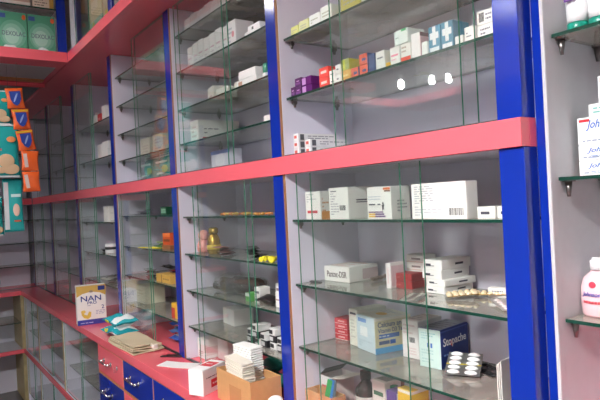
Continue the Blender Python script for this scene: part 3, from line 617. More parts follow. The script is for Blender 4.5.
sweets('wrapped_sweet', 'yellow wrapped sweet beside the blue post', 'sweet', (2.895, .045, z), [(226, 214, 50)], 3, .012, 'yellow sweets beside the blue post', (.07, .02), 21)
z = 1.1283
o = thing('plastic_pouch', 'clear shiny pouch of dark brown bottles behind the door glass', 'pouch', (2.560, .12, z))
for k in range(4): G().cyl((-.13+.01*k, -.03+.022*k, .022+.012*(k % 2)), (.13-.01*k, -.03+.022*k, .028+.012*(k % 2)), .016, n=16).out('bottle', mat((44, 34, 32), .12) if k % 2 == 0 else mat((84, 50, 42), .12), o)
g = G(); t = bmesh.new(); bmesh.ops.create_icosphere(t, subdivisions=4, radius=1)
for v in t.verts:
    a = math.sin(9*v.co.x+4*v.co.y)*.10+math.sin(17*v.co.z+11*v.co.x)*.06+math.sin(23*v.co.x-9*v.co.z)*.05
    v.co = Vector((v.co.x*.165*(1+a*.3), v.co.y*.066*(1+a), max(.001, .036+v.co.z*.034*(1+a))))
for f_ in t.faces: f_.smooth = True
g.add(t); g.out('film', glass((.92, .93, .90), (.5, .5, .46), .05, .08), o)
carton('medicine_carton', 'carton', 'tiny green and white carton next to the pouch of bottles', 2.748, .05, z, .028, .03, .028, (80, 170, 70), 0, [('b', 'F', 0, 1, .6, 1, (220, 230, 220))])
BW = 'small white cartons on the third shelf'
carton('medicine_carton', 'carton', 'lower white carton right of the tiny green one', 2.795, .06, z, .032, .04, .024, W_, 0, [('b', 'F', .1, .9, .2, .5, INK)], BW)
carton('medicine_carton', 'carton', 'upper white carton right of the tiny green one', 2.795, .06, z+.025, .032, .04, .024, W_, 0, [('b', 'F', .1, .9, .2, .5, (90, 90, 96))], BW)
carton('medicine_carton', 'carton', 'white carton behind the black pouch on the third shelf', 2.842, .12, z, .045, .05, .056, W_, 0, [('b', 'F', .1, .9, .6, .75, (150, 120, 116))], BW)
carton('medicine_carton', 'carton', 'white carton against the blue post on the third shelf', 2.940, .06, z, .05, .05, .046, W_, 0, [('b', 'F', 0, 1, .45, .55, (180, 150, 146))], BW)
g = G(); g.pillow(.09, .05, .03, 0, 8, 8, .002, 3, Matrix.Translation((0, 0, .016)) @ Matrix.Rotation(-PI/2, 4, 'X'))
tag(g.out('soft_pouch', mat((36, 34, 36), .3), None, (2.845, .045, z), .1), 'black soft pouch among the white cartons on the third shelf', 'pouch')
z = .9913
carton('medicine_carton', 'carton', 'plain white carton at the back of the lowest shelf in the second cabinet', 2.470, .135, z, .105, .08, .060, (226, 226, 222), -4, [('e', 'F', .45, .5, .012, .010, (208, 208, 206)), ('b', 'F', .02, .04, 0, 1, (200, 200, 196))])
rr = random.Random(12); k = 0
for i in range(5):
    zz = z
    for j in range(3 if i % 2 else 2):
        x = 2.735+.046*i; h = .021
        carton('medicine_carton', 'carton', 'small black and white carton in the jumbled heap at the lower right', x, .055+rr.uniform(0, .012), zz, .036, .05, h, (222, 222, 220) if (i+j) % 2 else (40, 40, 44), 0,
               [('b', 'F', .05, .6, .2, .8, (44, 44, 48) if (i+j) % 2 else (206, 206, 206))], 'jumbled black and white cartons'); zz += h+.0008
z = .8685
carton('medicine_carton', 'carton', 'white carton at counter level behind the door glass, left', 2.380, .050, z, .060, .15, .072, (230, 229, 226), 0, [('ln', 'F', .2, .8, .1, .4, 3, (190, 150, 150)), ('b', 'S', .05, .6, .15, .6, (214, 190, 190))])
carton('medicine_carton', 'carton', 'white carton lying behind the counter level one, second cabinet', 2.475, .10, z, .075, .12, .090, (222, 222, 220), 3, [('ln', 'S', .2, .8, .3, .7, 3, (190, 190, 190))])
for i in range(3):
    g = G(); g.pillow(.10, .075, .04, 0, 10, 10, .003, 30+i, Matrix.Rotation(-PI/2, 4, 'X'))
    o = g.out('folded_packet', mat((30, 104, 96), .35), None, (2.76+.108*(i % 2) if i < 2 else 2.81, .055, z+.021+(.042 if i == 2 else 0)), .0)
    tag(o, ['left lower', 'right lower', 'upper'][i]+' dark green soft packet at counter level behind the envelopes', 'packet', 'dark green packets behind the envelopes')
# second cabinet, upper part
z = 1.6863
carton('medicine_carton', 'carton', 'wide white carton with grey and red lettering above the rail', 2.412, .055, z, .07, .175, .083, (228, 228, 224), 0, [('ln', 'S', .14, .48, .54, .66, 1, GREY), ('ln', 'S', .14, .52, .36, .48, 1, GREY), ('ln', 'S', .1, .34, .14, .26, 1, (206, 80, 70)), ('ln', 'S', .66, .95, .4, .54, 1, (206, 110, 100)), ('ln', 'F', .2, .8, .2, .8, 3, (200, 180, 176))])
carton('medicine_carton', 'carton', 'small white carton peeping out beside the blue post, second shelf above the rail', 2.962, .034, z, .045, .06, .020, W_, 0)
z = 1.8163
RW = 'white cartons on the shelves above the rail'
carton('medicine_carton', 'carton', 'left white carton lying on the second shelf above the rail', 2.56, .05, z, .075, .12, .052, (232, 228, 220), -12, [('ln', 'F', .2, .8, .2, .8, 2, (190, 180, 170))], RW)
carton('medicine_carton', 'carton', 'low white carton next to the left one, second shelf up', 2.655, .06, z, .08, .10, .034, (226, 224, 216), 4, [], RW)
carton('medicine_carton', 'carton', 'long white carton under another, near the green topped bottle', 2.885, .034, z, .125, .06, .022, (236, 236, 234), 0, [('b', 'F', .1, .3, .2, .8, (190, 150, 130))], RW)
carton('medicine_carton', 'carton', 'long white carton lying on top, near the green topped bottle', 2.878, .036, z+.0228, .10, .055, .026, (238, 238, 236), 2, [], RW)
carton('medicine_carton', 'carton', 'crumpled white carton at the left of the long pair', 2.752, .05, z, .05, .06, .032, (230, 226, 216), -8, [], RW)
o = thing('small_bottle', 'little bottle with a dark green cap against the blue post', 'bottle', (2.912, .055, z))
G().lathe([(.012, 0), (.013, .002), (.013, .018), (.009, .022)], 18).out('bottle_body', mat((226, 230, 228), .3), o); G().lathe([(.011, .0225), (.0115, .025), (.0115, .048), (.010, .05)], 18).out('cap', mat((20, 110, 84), .35), o)
z = 1.9603
for i in range(7):
    x = 2.405+.047*i
    carton('medicine_carton', 'carton', 'tall white carton standing in the row on the third shelf above the rail', x, .05, z, .043, .06, .085+.003*(i % 3), (232, 232, 230), 0, [('b', 'F', .15, .8, .45, .52, (210, 180, 190)), ('ln', 'F', .15, .8, .15, .35, 2, (190, 190, 196))], 'tall white cartons standing in a row')
carton('medicine_carton', 'carton', 'tall white carton with pink print at the right end of the row', 2.742, .05, z, .060, .07, .090, (236, 234, 234), 0, [('e', 'F', .7, .5, .008, .010, (226, 150, 160)), ('ln', 'F', .15, .6, .2, .8, 4, (190, 190, 200))])
carton('medicine_carton', 'carton', 'lower flat white carton on the third shelf, near the blue post', 2.930, .030, z, .095, .05, .014, (238, 238, 238), 0, [], RW)
carton('medicine_carton', 'carton', 'upper flat white carton with a dark mark near the blue post', 2.918, .034, z+.0148, .070, .045, .016, (240, 240, 240), 0, [('b', 'F', .35, .5, .1, .6, (60, 60, 66))], RW)
carton('medicine_carton', 'carton', 'small maroon carton at the back of the second shelf', 2.91, .145, 1.8163, .11, .06, .045, (140, 70, 74), 0, [('b', 'F', .3, .6, .4, .7, (206, 110, 80))])
z = 2.0983
for i in range(6):
    carton('medicine_carton', 'carton', 'white carton added for the reflected row under the overhead cabinet', 2.40+.058*i, .05, z, .054, .07, .058+.004*(i % 2), (228, 222, 224), 0, [('b', 'F', .1, .9, .1, .22, (214, 160, 170))], 'white cartons added for a reflected row')  # row stands in for the crossing cabinet's cartons reflected in the glass
carton('medicine_carton', 'carton', 'grey white carton at the right end of the top row', 2.80, .05, z, .065, .08, .05, (214, 214, 210), -6, [('b', 'F', .1, .5, .3, .5, (190, 190, 190))])
carton('medicine_carton', 'carton', 'white and lilac soap pack standing on the board above the rail', 2.565, .10, 1.5725, .15, .05, .075, (214, 216, 228), 0, [('e', 'F', .5, .5, .04, .025, (232, 234, 240)), ('b', 'F', 0, 1, .82, 1, (120, 140, 200))])

# ------------------------------------------------------------------ third cabinet
z = 1.4163
strips('sachet', 'dark violet slim sachet behind the door glass', 'sachet', (1.84, .06, z+.001), 4, .035, .13, [(84, 70, 110), (56, 50, 70), (110, 96, 130), (40, 38, 48)], 14, 1.4, 'dark violet sachets', .006)
carton('medicine_carton', 'carton', 'dark green carton with white dots beside the blue post', 2.07, .05, z, .065, .07, .034, (20, 74, 50), 0, [('e', 'F', .2+.2*i, .35+.3*j, .005, .005, (150, 200, 170)) for i in range(4) for j in range(2)])
z = 1.2693
carton('medicine_carton', 'carton', 'orange red carton with brown edges on the second shelf, third cabinet', 2.075, .06, z+.018, .07, .06, .050, (196, 84, 42), 5, [('b', 'F', 0, 1, .7, 1, (226, 120, 60)), ('b', 'F', .1, .9, .3, .5, (120, 60, 30))])
carton('medicine_carton', 'carton', 'flat brown carton beneath the orange red one', 2.08, .055, z, .09, .08, .0168, (150, 96, 60), 0)
strips('sachet', 'bright yellow slim strip at the front of the second shelf', 'sachet', (2.02, .035, z+.001), 1, .016, .17, [(232, 222, 70)], 5, 1.5)
strips('sachet', 'green slim sachet behind the yellow strip', 'sachet', (1.93, .075, z+.001), 3, .03, .11, [(110, 160, 110), (90, 140, 90), (160, 176, 130)], 8, 1.3, 'green sachets')
z = 1.1283
carton('medicine_carton', 'carton', 'flat mustard yellow carton on the third shelf, third cabinet', 2.115, .035, z, .16, .12, .034, (206, 166, 84), 0, [('b', 'F', .35, .42, 0, 1, (150, 110, 50)), ('ln', 'F', .5, .9, .3, .7, 1, (150, 110, 50))])
strips('sachet', 'black, red and white sachet lying on the mustard carton', 'sachet', (2.035, .075, z+.036), 5, .035, .12, [(40, 36, 40), (150, 44, 50), (222, 214, 214), (60, 44, 46), (34, 34, 36)], 17, 1.2, 'mixed sachets on the mustard carton', .006)
strips('sachet', 'brown and grey sachet behind the door glass, third cabinet', 'sachet', (1.80, .07, z+.001), 4, .04, .13, [(110, 92, 88), (150, 144, 140), (96, 78, 74), (130, 120, 116)], 19, 1.3, 'brown and grey sachets')
carton('medicine_carton', 'carton', 'cream carton at the lower left behind the door glass', 1.70, .07, .9903, .12, .10, .085, (226, 222, 200), 0, [('ln', 'F', .1, .8, .3, .8, 3, (200, 190, 160))])
z = .8685
for i in range(6):
    c = [(52, 84, 160), (226, 228, 232), (64, 96, 150), (222, 222, 226), (40, 70, 150), (110, 140, 190)][i]
    g = G(); g.pillow(.09, .065, .026, 0, 8, 8, .003, 50+i, Matrix.Rotation(-PI/2, 4, 'X'))
    o = g.out('small_pack', mat(c, .3), None, (2.04+.105*(i % 2)-.005*i, .066+.006*(i//2), z+.015+.030*(i//2)), .12*(-1)**i)
    G().box(-.03, .03, .02, .04, .0115, .0135).out('printed_band', mat((230, 230, 235) if i % 2 == 0 else (60, 90, 160), .3), o)
    tag(o, 'small blue and white pack heaped at counter level beside the blue post', 'packet', 'blue and white packs at counter level')
carton('medicine_carton', 'carton', 'yellow and red carton on the lowest shelf beside the blue post, third cabinet', 2.17, .04, .9903, .07, .06, .06, (222, 180, 50), 0, [('b', 'F', 0, .5, 0, .7, (196, 60, 50))])
# ------------------------------------------------------------------ diaper packs above the rail in the third cabinet
TEAL = (40, 168, 166)
def ball(c, r):
    t = bmesh.new(); bmesh.ops.create_uvsphere(t, u_segments=18, v_segments=10, radius=1)
    for v in t.verts: v.co = Vector((c[0]+v.co.x*r[0], c[1]+v.co.y*r[1], c[2]+v.co.z*r[2]))
    for f_ in t.faces: f_.smooth = True
    return t
def diaper(p, w, h, t, seed, loc=(0, 0, 0), rot=0., face=True, plain=False):
    g = G(); g.pillow(w, h, t, 0, 14, 18, .0015, seed, crimp=.05); b = g.out('pack', mat(TEAL, .25, noise=.06, scale=12), p, loc, rot)
    if not face: return b
    y = -t/2+.001
    G().box(-w*.47, w*.47, -.004, .004, h*.0, h*.03).box(-w*.47, w*.47, -.0045, .0045, h*.955, h*.985).out('white_band', mat((226, 236, 236), .3), b)
    if plain:
        k = G(); k.add(ball((.18*w, y, .40*h), (.20*w, .003, .16*h))); k.out('printed_badge', mat((150, 196, 120), .4), b)
        G().box(-.34*w, .30*w, y-.0035, y+.004, .66*h, .74*h).box(-.30*w, .1*w, y-.0035, y+.004, .2*h, .26*h).out('lettering', mat((196, 226, 222), .4), b); return b
    k = G(); k.add(ball((.22*w, y, .30*h), (.16*w, .0035, .13*h))); k.add(ball((.30*w, y+.001, .15*h), (.17*w, .0035, .10*h))); k.add(ball((.10*w, y, .13*h), (.14*w, .003, .06*h))); k.out('printed_baby', mat((206, 176, 140), .4), b)
    k = G(); k.add(ball((-.14*w, y, .16*h), (.26*w, .003, .12*h))); k.add(ball((-.32*w, y+.001, .22*h), (.12*w, .003, .12*h))); k.out('printed_cloud', mat((232, 234, 232), .4), b)
    k = G(); k.add(ball((.33*w, y+.0015, .70*h), (.09*w, .003, .055*h))); k.out('printed_badge', mat((226, 150, 90), .4), b)
    k = G(); rr = random.Random(seed); u = -.40
    while u < .12:
        l = rr.uniform(.04, .07); k.box(u*w, (u+l)*w, y-.0035, y+.003, .56*h, (.60+rr.uniform(.0, .05))*h); u += l+.02
    k.out('lettering', mat((230, 240, 240), .4), b)
    G().box(-.16*w, .14*w, y-.0038, y+.003, .49*h, .525*h).out('printed_band', mat((206, 80, 96), .4), b)
    return b
for i, x in enumerate((1.80, 1.99)):
    r_ = thing('diaper_pack', ('left' if i == 0 else 'right')+' teal diaper pack standing above the rail in the third cabinet', 'diaper pack', (x, .10, 1.574), 0, 'teal diaper packs standing above the rail')
    diaper(r_, .180, .104, .06, i+2, plain=True)
for i, x in enumerate((1.86, 2.02)):
    carton('medicine_carton', 'carton', ('left' if i == 0 else 'right')+' pale beige carton standing on the first shelf above the rail, third cabinet', x, .07, 1.6863, .12, .06, .085, (206, 200, 182), 0, [('ln', 'F', .2, .8, .2, .8, 4, (170, 150, 140))], 'pale beige cartons in the third cabinet')

# ------------------------------------------------------------------ fourth cabinet
z = 1.3853
for i in range(2): carton('medicine_carton', 'carton', ('lower' if not i else 'upper')+' white carton of the pair below the rail, fourth cabinet', 1.245, .05, z+.042*i, .09, .10, .041, (232, 232, 226), 0, [('b', 'S', .1, .9, .08, .14, (190, 188, 180))], 'paired white cartons, fourth cabinet')
z = 1.2113
o = thing('tape_jar', 'white jar with a dark band on the second shelf, fourth cabinet', 'jar', (1.20, .075, z))
G().lathe([(.036, 0), (.038, .003), (.038, .046), (.034, .052)], 24).out('jar_body', WHITE, o); G().lathe([(.0384, .022), (.0388, .023), (.0388, .036), (.0384, .037)], 24).out('dark_band', mat((40, 40, 44), .4), o)
strips('sachet', 'dark slim sachet left of the banded jar', 'sachet', (1.10, .07, z+.001), 2, .03, .10, [(50, 48, 50), (90, 88, 88)], 31, 1.2, 'dark sachets beside the banded jar')
z = 1.0493
strips('tablet_strip', 'silver foil strip on the lowest shelf, fourth cabinet', 'tablet strip', (1.18, .06, z+.001), 5, .045, .11, [(190, 190, 186), (120, 120, 118), (206, 204, 196)], 33, 1.3, 'silver strips in the fourth cabinet', .006)
z = 1.7303
carton('medicine_carton', 'carton', 'left plain white carton above the rail, fourth cabinet', 1.175, .05, z, .075, .09, .083, (228, 228, 226), 0, [], 'plain white cartons, fourth cabinet')
carton('medicine_carton', 'carton', 'right plain white carton above the rail, fourth cabinet', 1.285, .05, z, .095, .09, .088, (232, 232, 230), 0, [('b', 'S', 0, 1, .5, .52, (200, 200, 200))], 'plain white cartons, fourth cabinet')
z = 1.9253
carton('medicine_carton', 'carton', 'white carton left of the red one high in the fourth cabinet', 1.11, .05, z, .06, .07, .058, W_, 0, [('b', 'F', 0, 1, 0, .3, (222, 160, 160))])
carton('medicine_carton', 'carton', 'small red carton high in the fourth cabinet', 1.19, .05, z, .06, .07, .055, (196, 50, 56), 0, [('b', 'F', .2, .8, .4, .6, (230, 160, 160))])
carton('medicine_carton', 'carton', 'tall white carton right of the red one high in the fourth cabinet', 1.275, .05, z, .06, .08, .085, W_, 0)
o = thing('dark_bottle', 'small dark bottle left of the red and white cartons', 'bottle', (1.02, .08, z))
G().lathe([(.018, 0), (.019, .002), (.019, .04), (.009, .055), (.008, .07)], 20).out('bottle_body', mat((50, 40, 36), .12), o); G().lathe([(.010, .0705), (.010, .085)], 18).out('cap', WHITE, o)

# ------------------------------------------------------------------ right-hand cabinet
z = 1.4673
SO = 'stacked baby soap cartons on the right'
JT = lambda a, b, c, d: ('t', 'F', "Johnson's", a, b, c, d, (70, 110, 190), .35)
zz = z
for i, (h, l) in enumerate(((.026, 'bottom baby soap carton of the stack on the right'), (.026, 'second baby soap carton from the bottom on the right'), (.047, 'large baby soap carton with a big blue signature, third in the stack'))):
    carton('soap_carton', 'carton', l, 3.917, .115, zz, .085, .06, h, (236, 238, 240), 0, [JT(.18, .95, .42 if i < 2 else .5, .82 if i < 2 else .9), ('b', 'F', .04, .26, .84, .94, (206, 40, 50)) if i == 2 else ('ln', 'F', .25, .6, .1, .32, 2, (120, 150, 206)), ('ln', 'F', .1, .6, .08, .3 if i < 2 else .2, 1, (150, 160, 180))], SO)
    zz += h+.0008
carton('soap_carton', 'carton', 'small pale soap carton fourth in the stack on the right', 3.928, .125, zz, .08, .05, .022, (226, 234, 232), 0, [('ln', 'F', .1, .8, .2, .8, 2, (120, 180, 170))], SO); zz += .0228
carton('soap_carton', 'carton', 'topmost baby soap carton with a red mark on the right', 3.936, .125, zz, .07, .05, .045, (236, 236, 238), 0, [('b', 'F', .06, .24, .76, .92, (206, 40, 50)), JT(.3, .95, .4, .65)], SO)
o = thing('lotion_bottle', 'pink baby lotion bottle with white cap on the right shelf', 'bottle', (3.8545, .118, 1.2243))
G().lathe([(.026, 0), (.029, .004), (.0305, .03), (.030, .05), (.025, .066), (.014, .076), (.012, .080)], 28, sy=.72).out('bottle_body', mat((240, 202, 208), .25), o)
G().lathe([(.0125, .0805), (.0125, .096), (.009, .098), (.009, .101)], 22).out('cap', mat((240, 240, 242), .35), o)
me = text_mesh("Johnson's", .3, .01); xs = [v.co.x for v in me.vertices]; ys = [v.co.y for v in me.vertices]
for v in me.vertices:
    u = (v.co.x-min(xs))/(max(xs)-min(xs))-.5; q_ = (v.co.y-min(ys))/(max(ys)-min(ys)); a = u*1.3
    v.co = Vector((.0312*math.sin(a), -.0312*.74*math.cos(a)-.0004-v.co.z*.05, .034+q_*.010))
me.materials.append(mat((90, 90, 180), .4)); t_ = bpy.data.objects.new('lettering', me); COL.objects.link(t_); t_.parent = o
g = G(); g.cyl((0, -.0200, .056), (0, -.0225, .056), .0055, n=18); g.out('printed_emblem', mat((214, 70, 90), .4), o)
g = G()
for k in range(7):
    a = (k-3)*.17; g.box(-.0022, .0022, -.0005, .0003, .024, .028, M=Matrix.Translation((.0312*math.sin(a), -.0312*.74*math.cos(a), 0)) @ Matrix.Rotation(a, 4, 'Z'))
g.out('printed_band', mat((214, 90, 100), .4), o)
o = thing('lotion_bottle', 'second white capped bottle behind the pink lotion bottle', 'bottle', (3.925, .165, 1.2243))
G().lathe([(.026, 0), (.028, .004), (.028, .07), (.020, .085), (.012, .090)], 24).out('bottle_body', mat((242, 228, 230), .25), o); G().lathe([(.0125, .0905), (.0125, .112), (.010, .114)], 20).out('cap', mat((242, 242, 244), .35), o)
for i, (x, y) in enumerate(((3.848, .105), (3.8835, .110))):
    o = thing('cream_tube', ('left' if i == 0 else 'right')+' white cream tube standing on a teal cap, top right shelf', 'tube', (x, y, 1.7123), 0, 'white cream tubes on teal caps')
    G().lathe([(.0165, 0), (.0175, .001), (.0175, .017), (.0165, .018)], 24).out('cap', mat((20, 140, 120), .3), o)
    g = G(); rings = []
    for k in range(9):
        q_ = k/8; zt = .0185+.115*q_; rx = .0168+.008*q_; ry = .0168*(1-q_)+.0012
        rings.append([g.bm.verts.new((rx*math.cos(2*PI*j/24), ry*math.sin(2*PI*j/24), zt)) for j in range(24)])
    for a, b in zip(rings, rings[1:]):
        for j in range(24): f_ = g.bm.faces.new([a[j], a[(j+1) % 24], b[(j+1) % 24], b[j]]); f_.smooth = True
    g.bm.faces.new(rings[0][::-1]); g.bm.faces.new(rings[-1]); g.out('tube_body', mat((236, 236, 238), .3), o)
    G().box(-.013, .006, -.0185, -.015, .055, .062).out('printed_band', mat((120, 80, 160), .4), o)

# ------------------------------------------------------------------ things on the counter
z = .8643
carton('formula_carton', 'carton', 'white, gold and blue formula carton standing on the pink counter', 1.327, -.010, z, .142, .065, .200, (240, 238, 232), 82, [
    ('b', 'F', 0, 1, .70, 1, (206, 168, 84)), ('p', 'F', [(0, .72), (.2, .80), (.5, .84), (.8, .80), (1, .72), (1, .55), (0, .55)], (240, 238, 232)),
    ('b', 'F', .0, 1, .0, .13, (50, 60, 150)), ('b', 'F', .74, .98, .86, .97, (28, 52, 130)), ('ln', 'F', .1, .9, .03, .07, 1, (200, 206, 230)),
    ('t', 'F', 'NAN', .14, .84, .60, .74, (24, 52, 130)), ('t', 'F', 'PRO', .36, .68, .52, .59, (24, 52, 130)), ('t', 'F', '2', .84, .93, .38, .48, (24, 52, 130)), ('ln', 'F', .36, .72, .47, .5, 1, (150, 150, 170)), ('ln', 'F', .64, .95, .24, .36, 3, (170, 170, 190)),
    ('p', 'F', [(.13, .36), (.2, .38), (.24, .27), (.34, .24), (.40, .34), (.48, .32), (.46, .20), (.36, .15), (.22, .18), (.15, .26)], (224, 190, 80)), ('e', 'F', .23, .34, .008, .008, (232, 200, 96)), ('p', 'F', [(.42, .85), (.5, .88), (.58, .85), (.54, .82), (.46, .82)], (150, 130, 110)),
    ('b', 'S', 0, 1, .78, 1, (206, 168, 84)), ('b', 'S', 0, 1, 0, .1, (30, 60, 150)), ('ln', 'S', .15, .85, .2, .7, 8, (170, 170, 190))])
o = thing('wipe_packet', 'soft teal wipes packets with white labels beside the formula carton', 'packet', (1.712, -.062, z), .10)
for i, (dx, dy, dz, wv, c) in enumerate(((0, 0, .030, .19, (34, 160, 172)), (.010, .002, .076, .17, (44, 172, 184)))):
    g = G(); g.pillow(wv, .110, .056, 0, 14, 12, .004, 70+i, Matrix.Translation((dx, dy-.055, dz)) @ Matrix.Rotation(-PI/2, 4, 'X'), crimp=.02); b = g.out('packet', mat(c, .25, bump=.4, scale=30), o)
    g = G(); g.pillow(.06, .108, .062, 0, 8, 8, .003, 80+i, Matrix.Translation((dx+.045, dy-.0545, dz)) @ Matrix.Rotation(-PI/2, 4, 'X'), crimp=.02); g.out('label', mat((232, 240, 240), .3), b)
    g = G(); g.lump((dx-.03, dy-.047, dz+.002), .016, (1.2, .6, .6), .2, i); g.out('printed_badge', mat((206, 200, 60), .35), b)
# folded bag
o = thing('paper_bag', 'folded beige paper bag lying on the counter edge', 'paper bag', (1.958, -.072, z), .05)
PAP = mat((206, 192, 162), .75, noise=.07, scale=18, bump=.3)
for i in range(4):
    g = G(); t = bmesh.new(); bmesh.ops.create_grid(t, x_segments=24, y_segments=14, size=.5)
    for v in t.verts:
        x, y = v.co.x, v.co.y
        v.co = Vector((x*(.30-.012*i)+.004*math.sin(9*y+i), y*(.135-.006*i)+.003*math.sin(7*x+i), .003+.0075*i+.003*math.sin(5*x+2*i)*math.sin(4*y+i)+.010*max(0, -x-.28)*2))
    r_ = bmesh.ops.extrude_face_region(t, geom=t.faces[:]); bmesh.ops.translate(t, vec=(0, 0, .0035), verts=[v for v in r_['geom'] if isinstance(v, bmesh.types.BMVert)])
    g.add(t); g.out('paper_fold', PAP, o)
g = G(); g.lump((0, 0, .014), .018, (1.1, .9, .75), .35, 9)
tag(g.out('crumpled_paper', mat((236, 226, 218), .7), None, (2.085, .0-.04, z), .3), 'small crumpled white paper beside the folded bag', 'paper')
g = G(); g.box(-.045, .045, -.009, .009, 0, .004, bev=.001); g.box(-.02, .045, -.007, .010, .004, .0075, bev=.001)
tag(g.out('leaflet', mat((52, 34, 36), .35), None, (2.235, -.022, z), .75), 'small dark folded strip lying on the pink counter', 'leaflet')
g = G()
for i in range(2):
    t = bmesh.new(); bmesh.ops.create_grid(t, x_segments=10, y_segments=6, size=.5)
    for v in t.verts: v.co = Vector((v.co.x*.15, v.co.y*.062, .0005+.0016*i+.0035*abs(v.co.x+.1*i)))
    r_ = bmesh.ops.extrude_face_region(t, geom=t.faces[:]); bmesh.ops.translate(t, vec=(0, 0, .0008), verts=[v for v in r_['geom'] if isinstance(v, bmesh.types.BMVert)]); g.add(t)
tag(g.out('paper_slip', mat((240, 240, 238), .6), None, (2.372, -.052, z), .55), 'folded white paper slip on the counter in front of the second cabinet', 'paper')
carton('glove_carton', 'carton', 'white carton with red labels leaning against the brown carton', 2.752, -.130, z, .056, .118, .078, (240, 239, 238), 27, [
    ('b', 'S', .34, .98, .20, .52, (206, 46, 56)), ('ln', 'S', .40, .9, .28, .42, 1, (240, 220, 220)), ('ln', 'S', .14, .62, .60, .68, 1, (90, 90, 96)), ('b', 'T', .15, .9, .40, .80, (206, 46, 56)), ('ln', 'T', .3, .85, .54, .68, 1, (240, 220, 220)), ('ln', 'S', .7, .95, .1, .16, 1, GREY)])
# brown carton with envelopes
o = thing('cardboard_carton', 'open brown cardboard carton full of white envelopes on the counter', 'box', (2.790, -.1005, z), 0.)
card_box(o, .205, .100, .092, .003, .0)
G().box(.08, .15, -.0006, .0, .0, .06).out('tape', mat((190, 140, 96), .2), o)
rr = random.Random(3)
for i in range(19):
    t = G(); t.box(-.052, .052, -.0205, .0205, 0, .0048, bev=.0012)
    e = t.out('envelope', mat((222, 216, 202), .6), None, (2.908-.0012*i+rr.uniform(-.004, .004), -.0745+rr.uniform(-.0015, .0015), z+.0082+.0066*i), rr.uniform(-.02, .02)); e.rotation_euler = (0, .07+.006*math.sin(i), e.rotation_euler[2])
    tag(e, 'off white paper envelope in the front pile of the brown carton', 'envelope', 'off white envelopes in the brown carton')
for i in range(22):
    t = G(); t.box(-.056, .056, -.0205, .0205, 0, .0050, bev=.0012)
    e = t.out('envelope', mat((240, 240, 238), .6), None, (2.858+rr.uniform(-.003, .003), -.028+rr.uniform(-.0015, .0015), z+.0072+.0070*i), rr.uniform(-.02, .02)); e.rotation_euler = (.002*i, -.05, e.rotation_euler[2])
    tag(e, 'white paper envelope in the taller rear pile of the brown carton', 'envelope', 'white envelopes in the brown carton')
o = thing('white_jar', 'white round topped jar on the counter at the bottom edge of the view', 'jar', (3.045, -.052, z))
G().lathe([(.020, 0), (.022, .002), (.022, .03), (.018, .036)], 24).out('jar_body', mat((236, 236, 236), .35), o); G().lathe([(.020, .0365), (.0205, .039), (.020, .05), (.012, .056), (.004, .058)], 24).out('lid', mat((242, 242, 242), .3), o)

# ------------------------------------------------------------------ hanging packets under the crossing overhead cabinet
ORG = (226, 98, 40)
o = thing('sachet_strip', 'hanging strip of orange sachets with blue shields', 'sachet strip', (1.245, -.345, 1.56), PI/2)
for i in range(5):
    zz = .52-.104*(i+1)+.0; ox = (-.030, -.008, .012, .018, .022)[i]
    b = G().pillow(.080, .101, .013, 0, 10, 14, .0015, 90+i, crimp=.07).out('sachet', mat(ORG, .28), o, (ox, -.002*(i % 2), zz)); b.rotation_euler = (0, (-.10, -.08, -.14, .03, -.02)[i], 0)
    if i < 3:
        tm = bmesh.new(); pts = [(-.024, .084), (.026, .084), (.026, .045), (.016, .022), (.003, .012), (-.012, .022), (-.022, .045)]
        a = [tm.verts.new((x, -.0092, z_)) for x, z_ in pts]; c_ = [tm.verts.new((x, -.003, z_)) for x, z_ in pts]
        tm.faces.new(a); tm.faces.new(c_[::-1])
        for k in range(7): tm.faces.new([a[k], c_[k], c_[(k+1) % 7], a[(k+1) % 7]])
        g = G(); g.add(tm); g.out('shield', mat((36, 66, 150), .3), b)
        k = G(); k.add(ball((0, -.0092, 0), (.0045, .0008, .024)), 0, Matrix.Translation((.002, 0, .052)) @ Matrix.Rotation(.45, 4, 'Y')); k.out('highlight', mat((150, 170, 210), .3), b)
        if i: G().box(-.036, .036, -.0045, .0045, .088, .098).out('header_band', mat((216, 170, 40), .35), b)
    else:
        G().box(-.022, -.006, -.0085, -.003, .02, .088, M=Matrix.Rotation(-.12, 4, 'Y')).out('back_seam', mat((206, 190, 184), .35), b)
G().cyl((-.024, 0, .515), (-.024, 0, .648), .0008, n=8).out('hanging_string', mat((90, 86, 80), .6), o)
def hang(label, y, z0, packs, x=1.20, rot=PI/2, grp='hanging strips of teal diaper packs', top=2.209):
    o = thing('diaper_strip', label, 'diaper pack strip', (x, y, z0), rot, grp)
    zz = 0
    for k, (w, h, t, fc, dx) in enumerate(packs):
        diaper(o, w, h, t, 100+k+int(w*900), (dx, 0, zz), 0, fc); zz += h*.985
    G().cyl((packs[-1][4], 0, zz-.01), (packs[-1][4], 0, top-z0), .0008, n=8).out('hanging_string', mat((90, 86, 80), .6), o)
    return o
st = hang('teal diaper pack strip hanging left of the orange sachets', -.480, 1.637, [(.235, .268, .035, True, 0), (.17, .17, .03, True, -.0)], x=1.20)
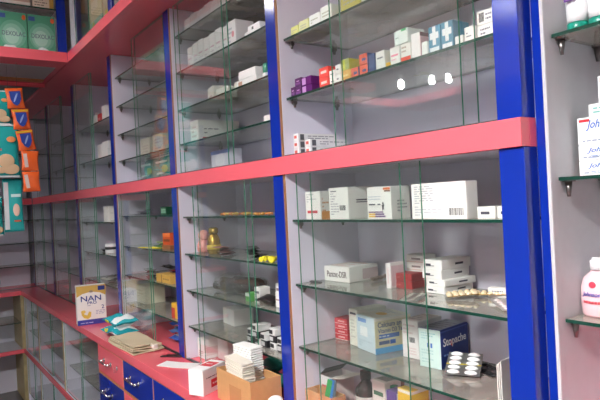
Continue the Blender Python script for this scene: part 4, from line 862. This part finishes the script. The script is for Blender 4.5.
st = hang('narrow teal diaper pack strip hanging lower behind the wide one', -.398, 1.363, [(.092, .268, .025, False, 0)], x=1.155)
for ch in list(st.children):
    if ch.name.startswith('pack'):
        G().box(-.043, -.022, -.013, -.006, .012, .25).out('white_band', mat((206, 210, 210), .35), ch)
        g = G(); tm = bmesh.new(); bmesh.ops.create_uvsphere(tm, u_segments=16, v_segments=8, radius=1)
        for v in tm.verts: v.co = Vector((.012+v.co.x*.016, -.011+v.co.y*.004, .11+v.co.z*.032))
        g.add(tm); g.out('printed_baby', mat((226, 190, 170), .4), ch)
        G().box(.0, .03, -.0135, -.008, .05, .058).out('printed_badge', mat((206, 90, 60), .4), ch); G().box(-.01, .034, -.0135, -.008, .175, .19).out('lettering_panel', mat((206, 232, 230), .4), ch)
hang('teal diaper pack strip at the left edge of the view, lower than the others', -.540, 1.10, [(.14, .25, .03, False, 0), (.17, .20, .03, True, .015)], x=1.115)


# ------------------------------------------------------------------ world, camera, colour
w = bpy.data.worlds.new('surroundings'); SC.world = w; w.use_nodes = True
w.node_tree.nodes['Background'].inputs[0].default_value = (.8, .9, 1, 1); w.node_tree.nodes['Background'].inputs[1].default_value = .03
cd = bpy.data.cameras.new('camera'); cam = bpy.data.objects.new('camera', cd); COL.objects.link(cam)
cd.sensor_width = 36; cd.lens = 574.05/600*36; cd.clip_start = .02
yaw, roll = math.radians(55.2521), math.radians(-2.8679)
f = Vector((-math.sin(yaw), math.cos(yaw), .000234)); r0 = Vector((math.cos(yaw), math.sin(yaw), 0)); u0 = r0.cross(f)
c, s = math.cos(roll), math.sin(roll); rx = c*r0+s*u0; ux = -s*r0+c*u0
cam.matrix_world = Matrix((rx, ux, -f)).transposed().to_4x4()
cam.location = (4.37926, -.86404, 1.45)
SC.camera = cam
SC.view_settings.view_transform = 'Standard'; SC.view_settings.look = 'None'; SC.view_settings.gamma = 1
SC.view_settings.use_curve_mapping = False; SC.view_settings.exposure = .85
SC.cycles.transparent_max_bounces = 40; SC.cycles.max_bounces = 10; SC.cycles.caustics_reflective = False
SC.cycles.use_denoising = True
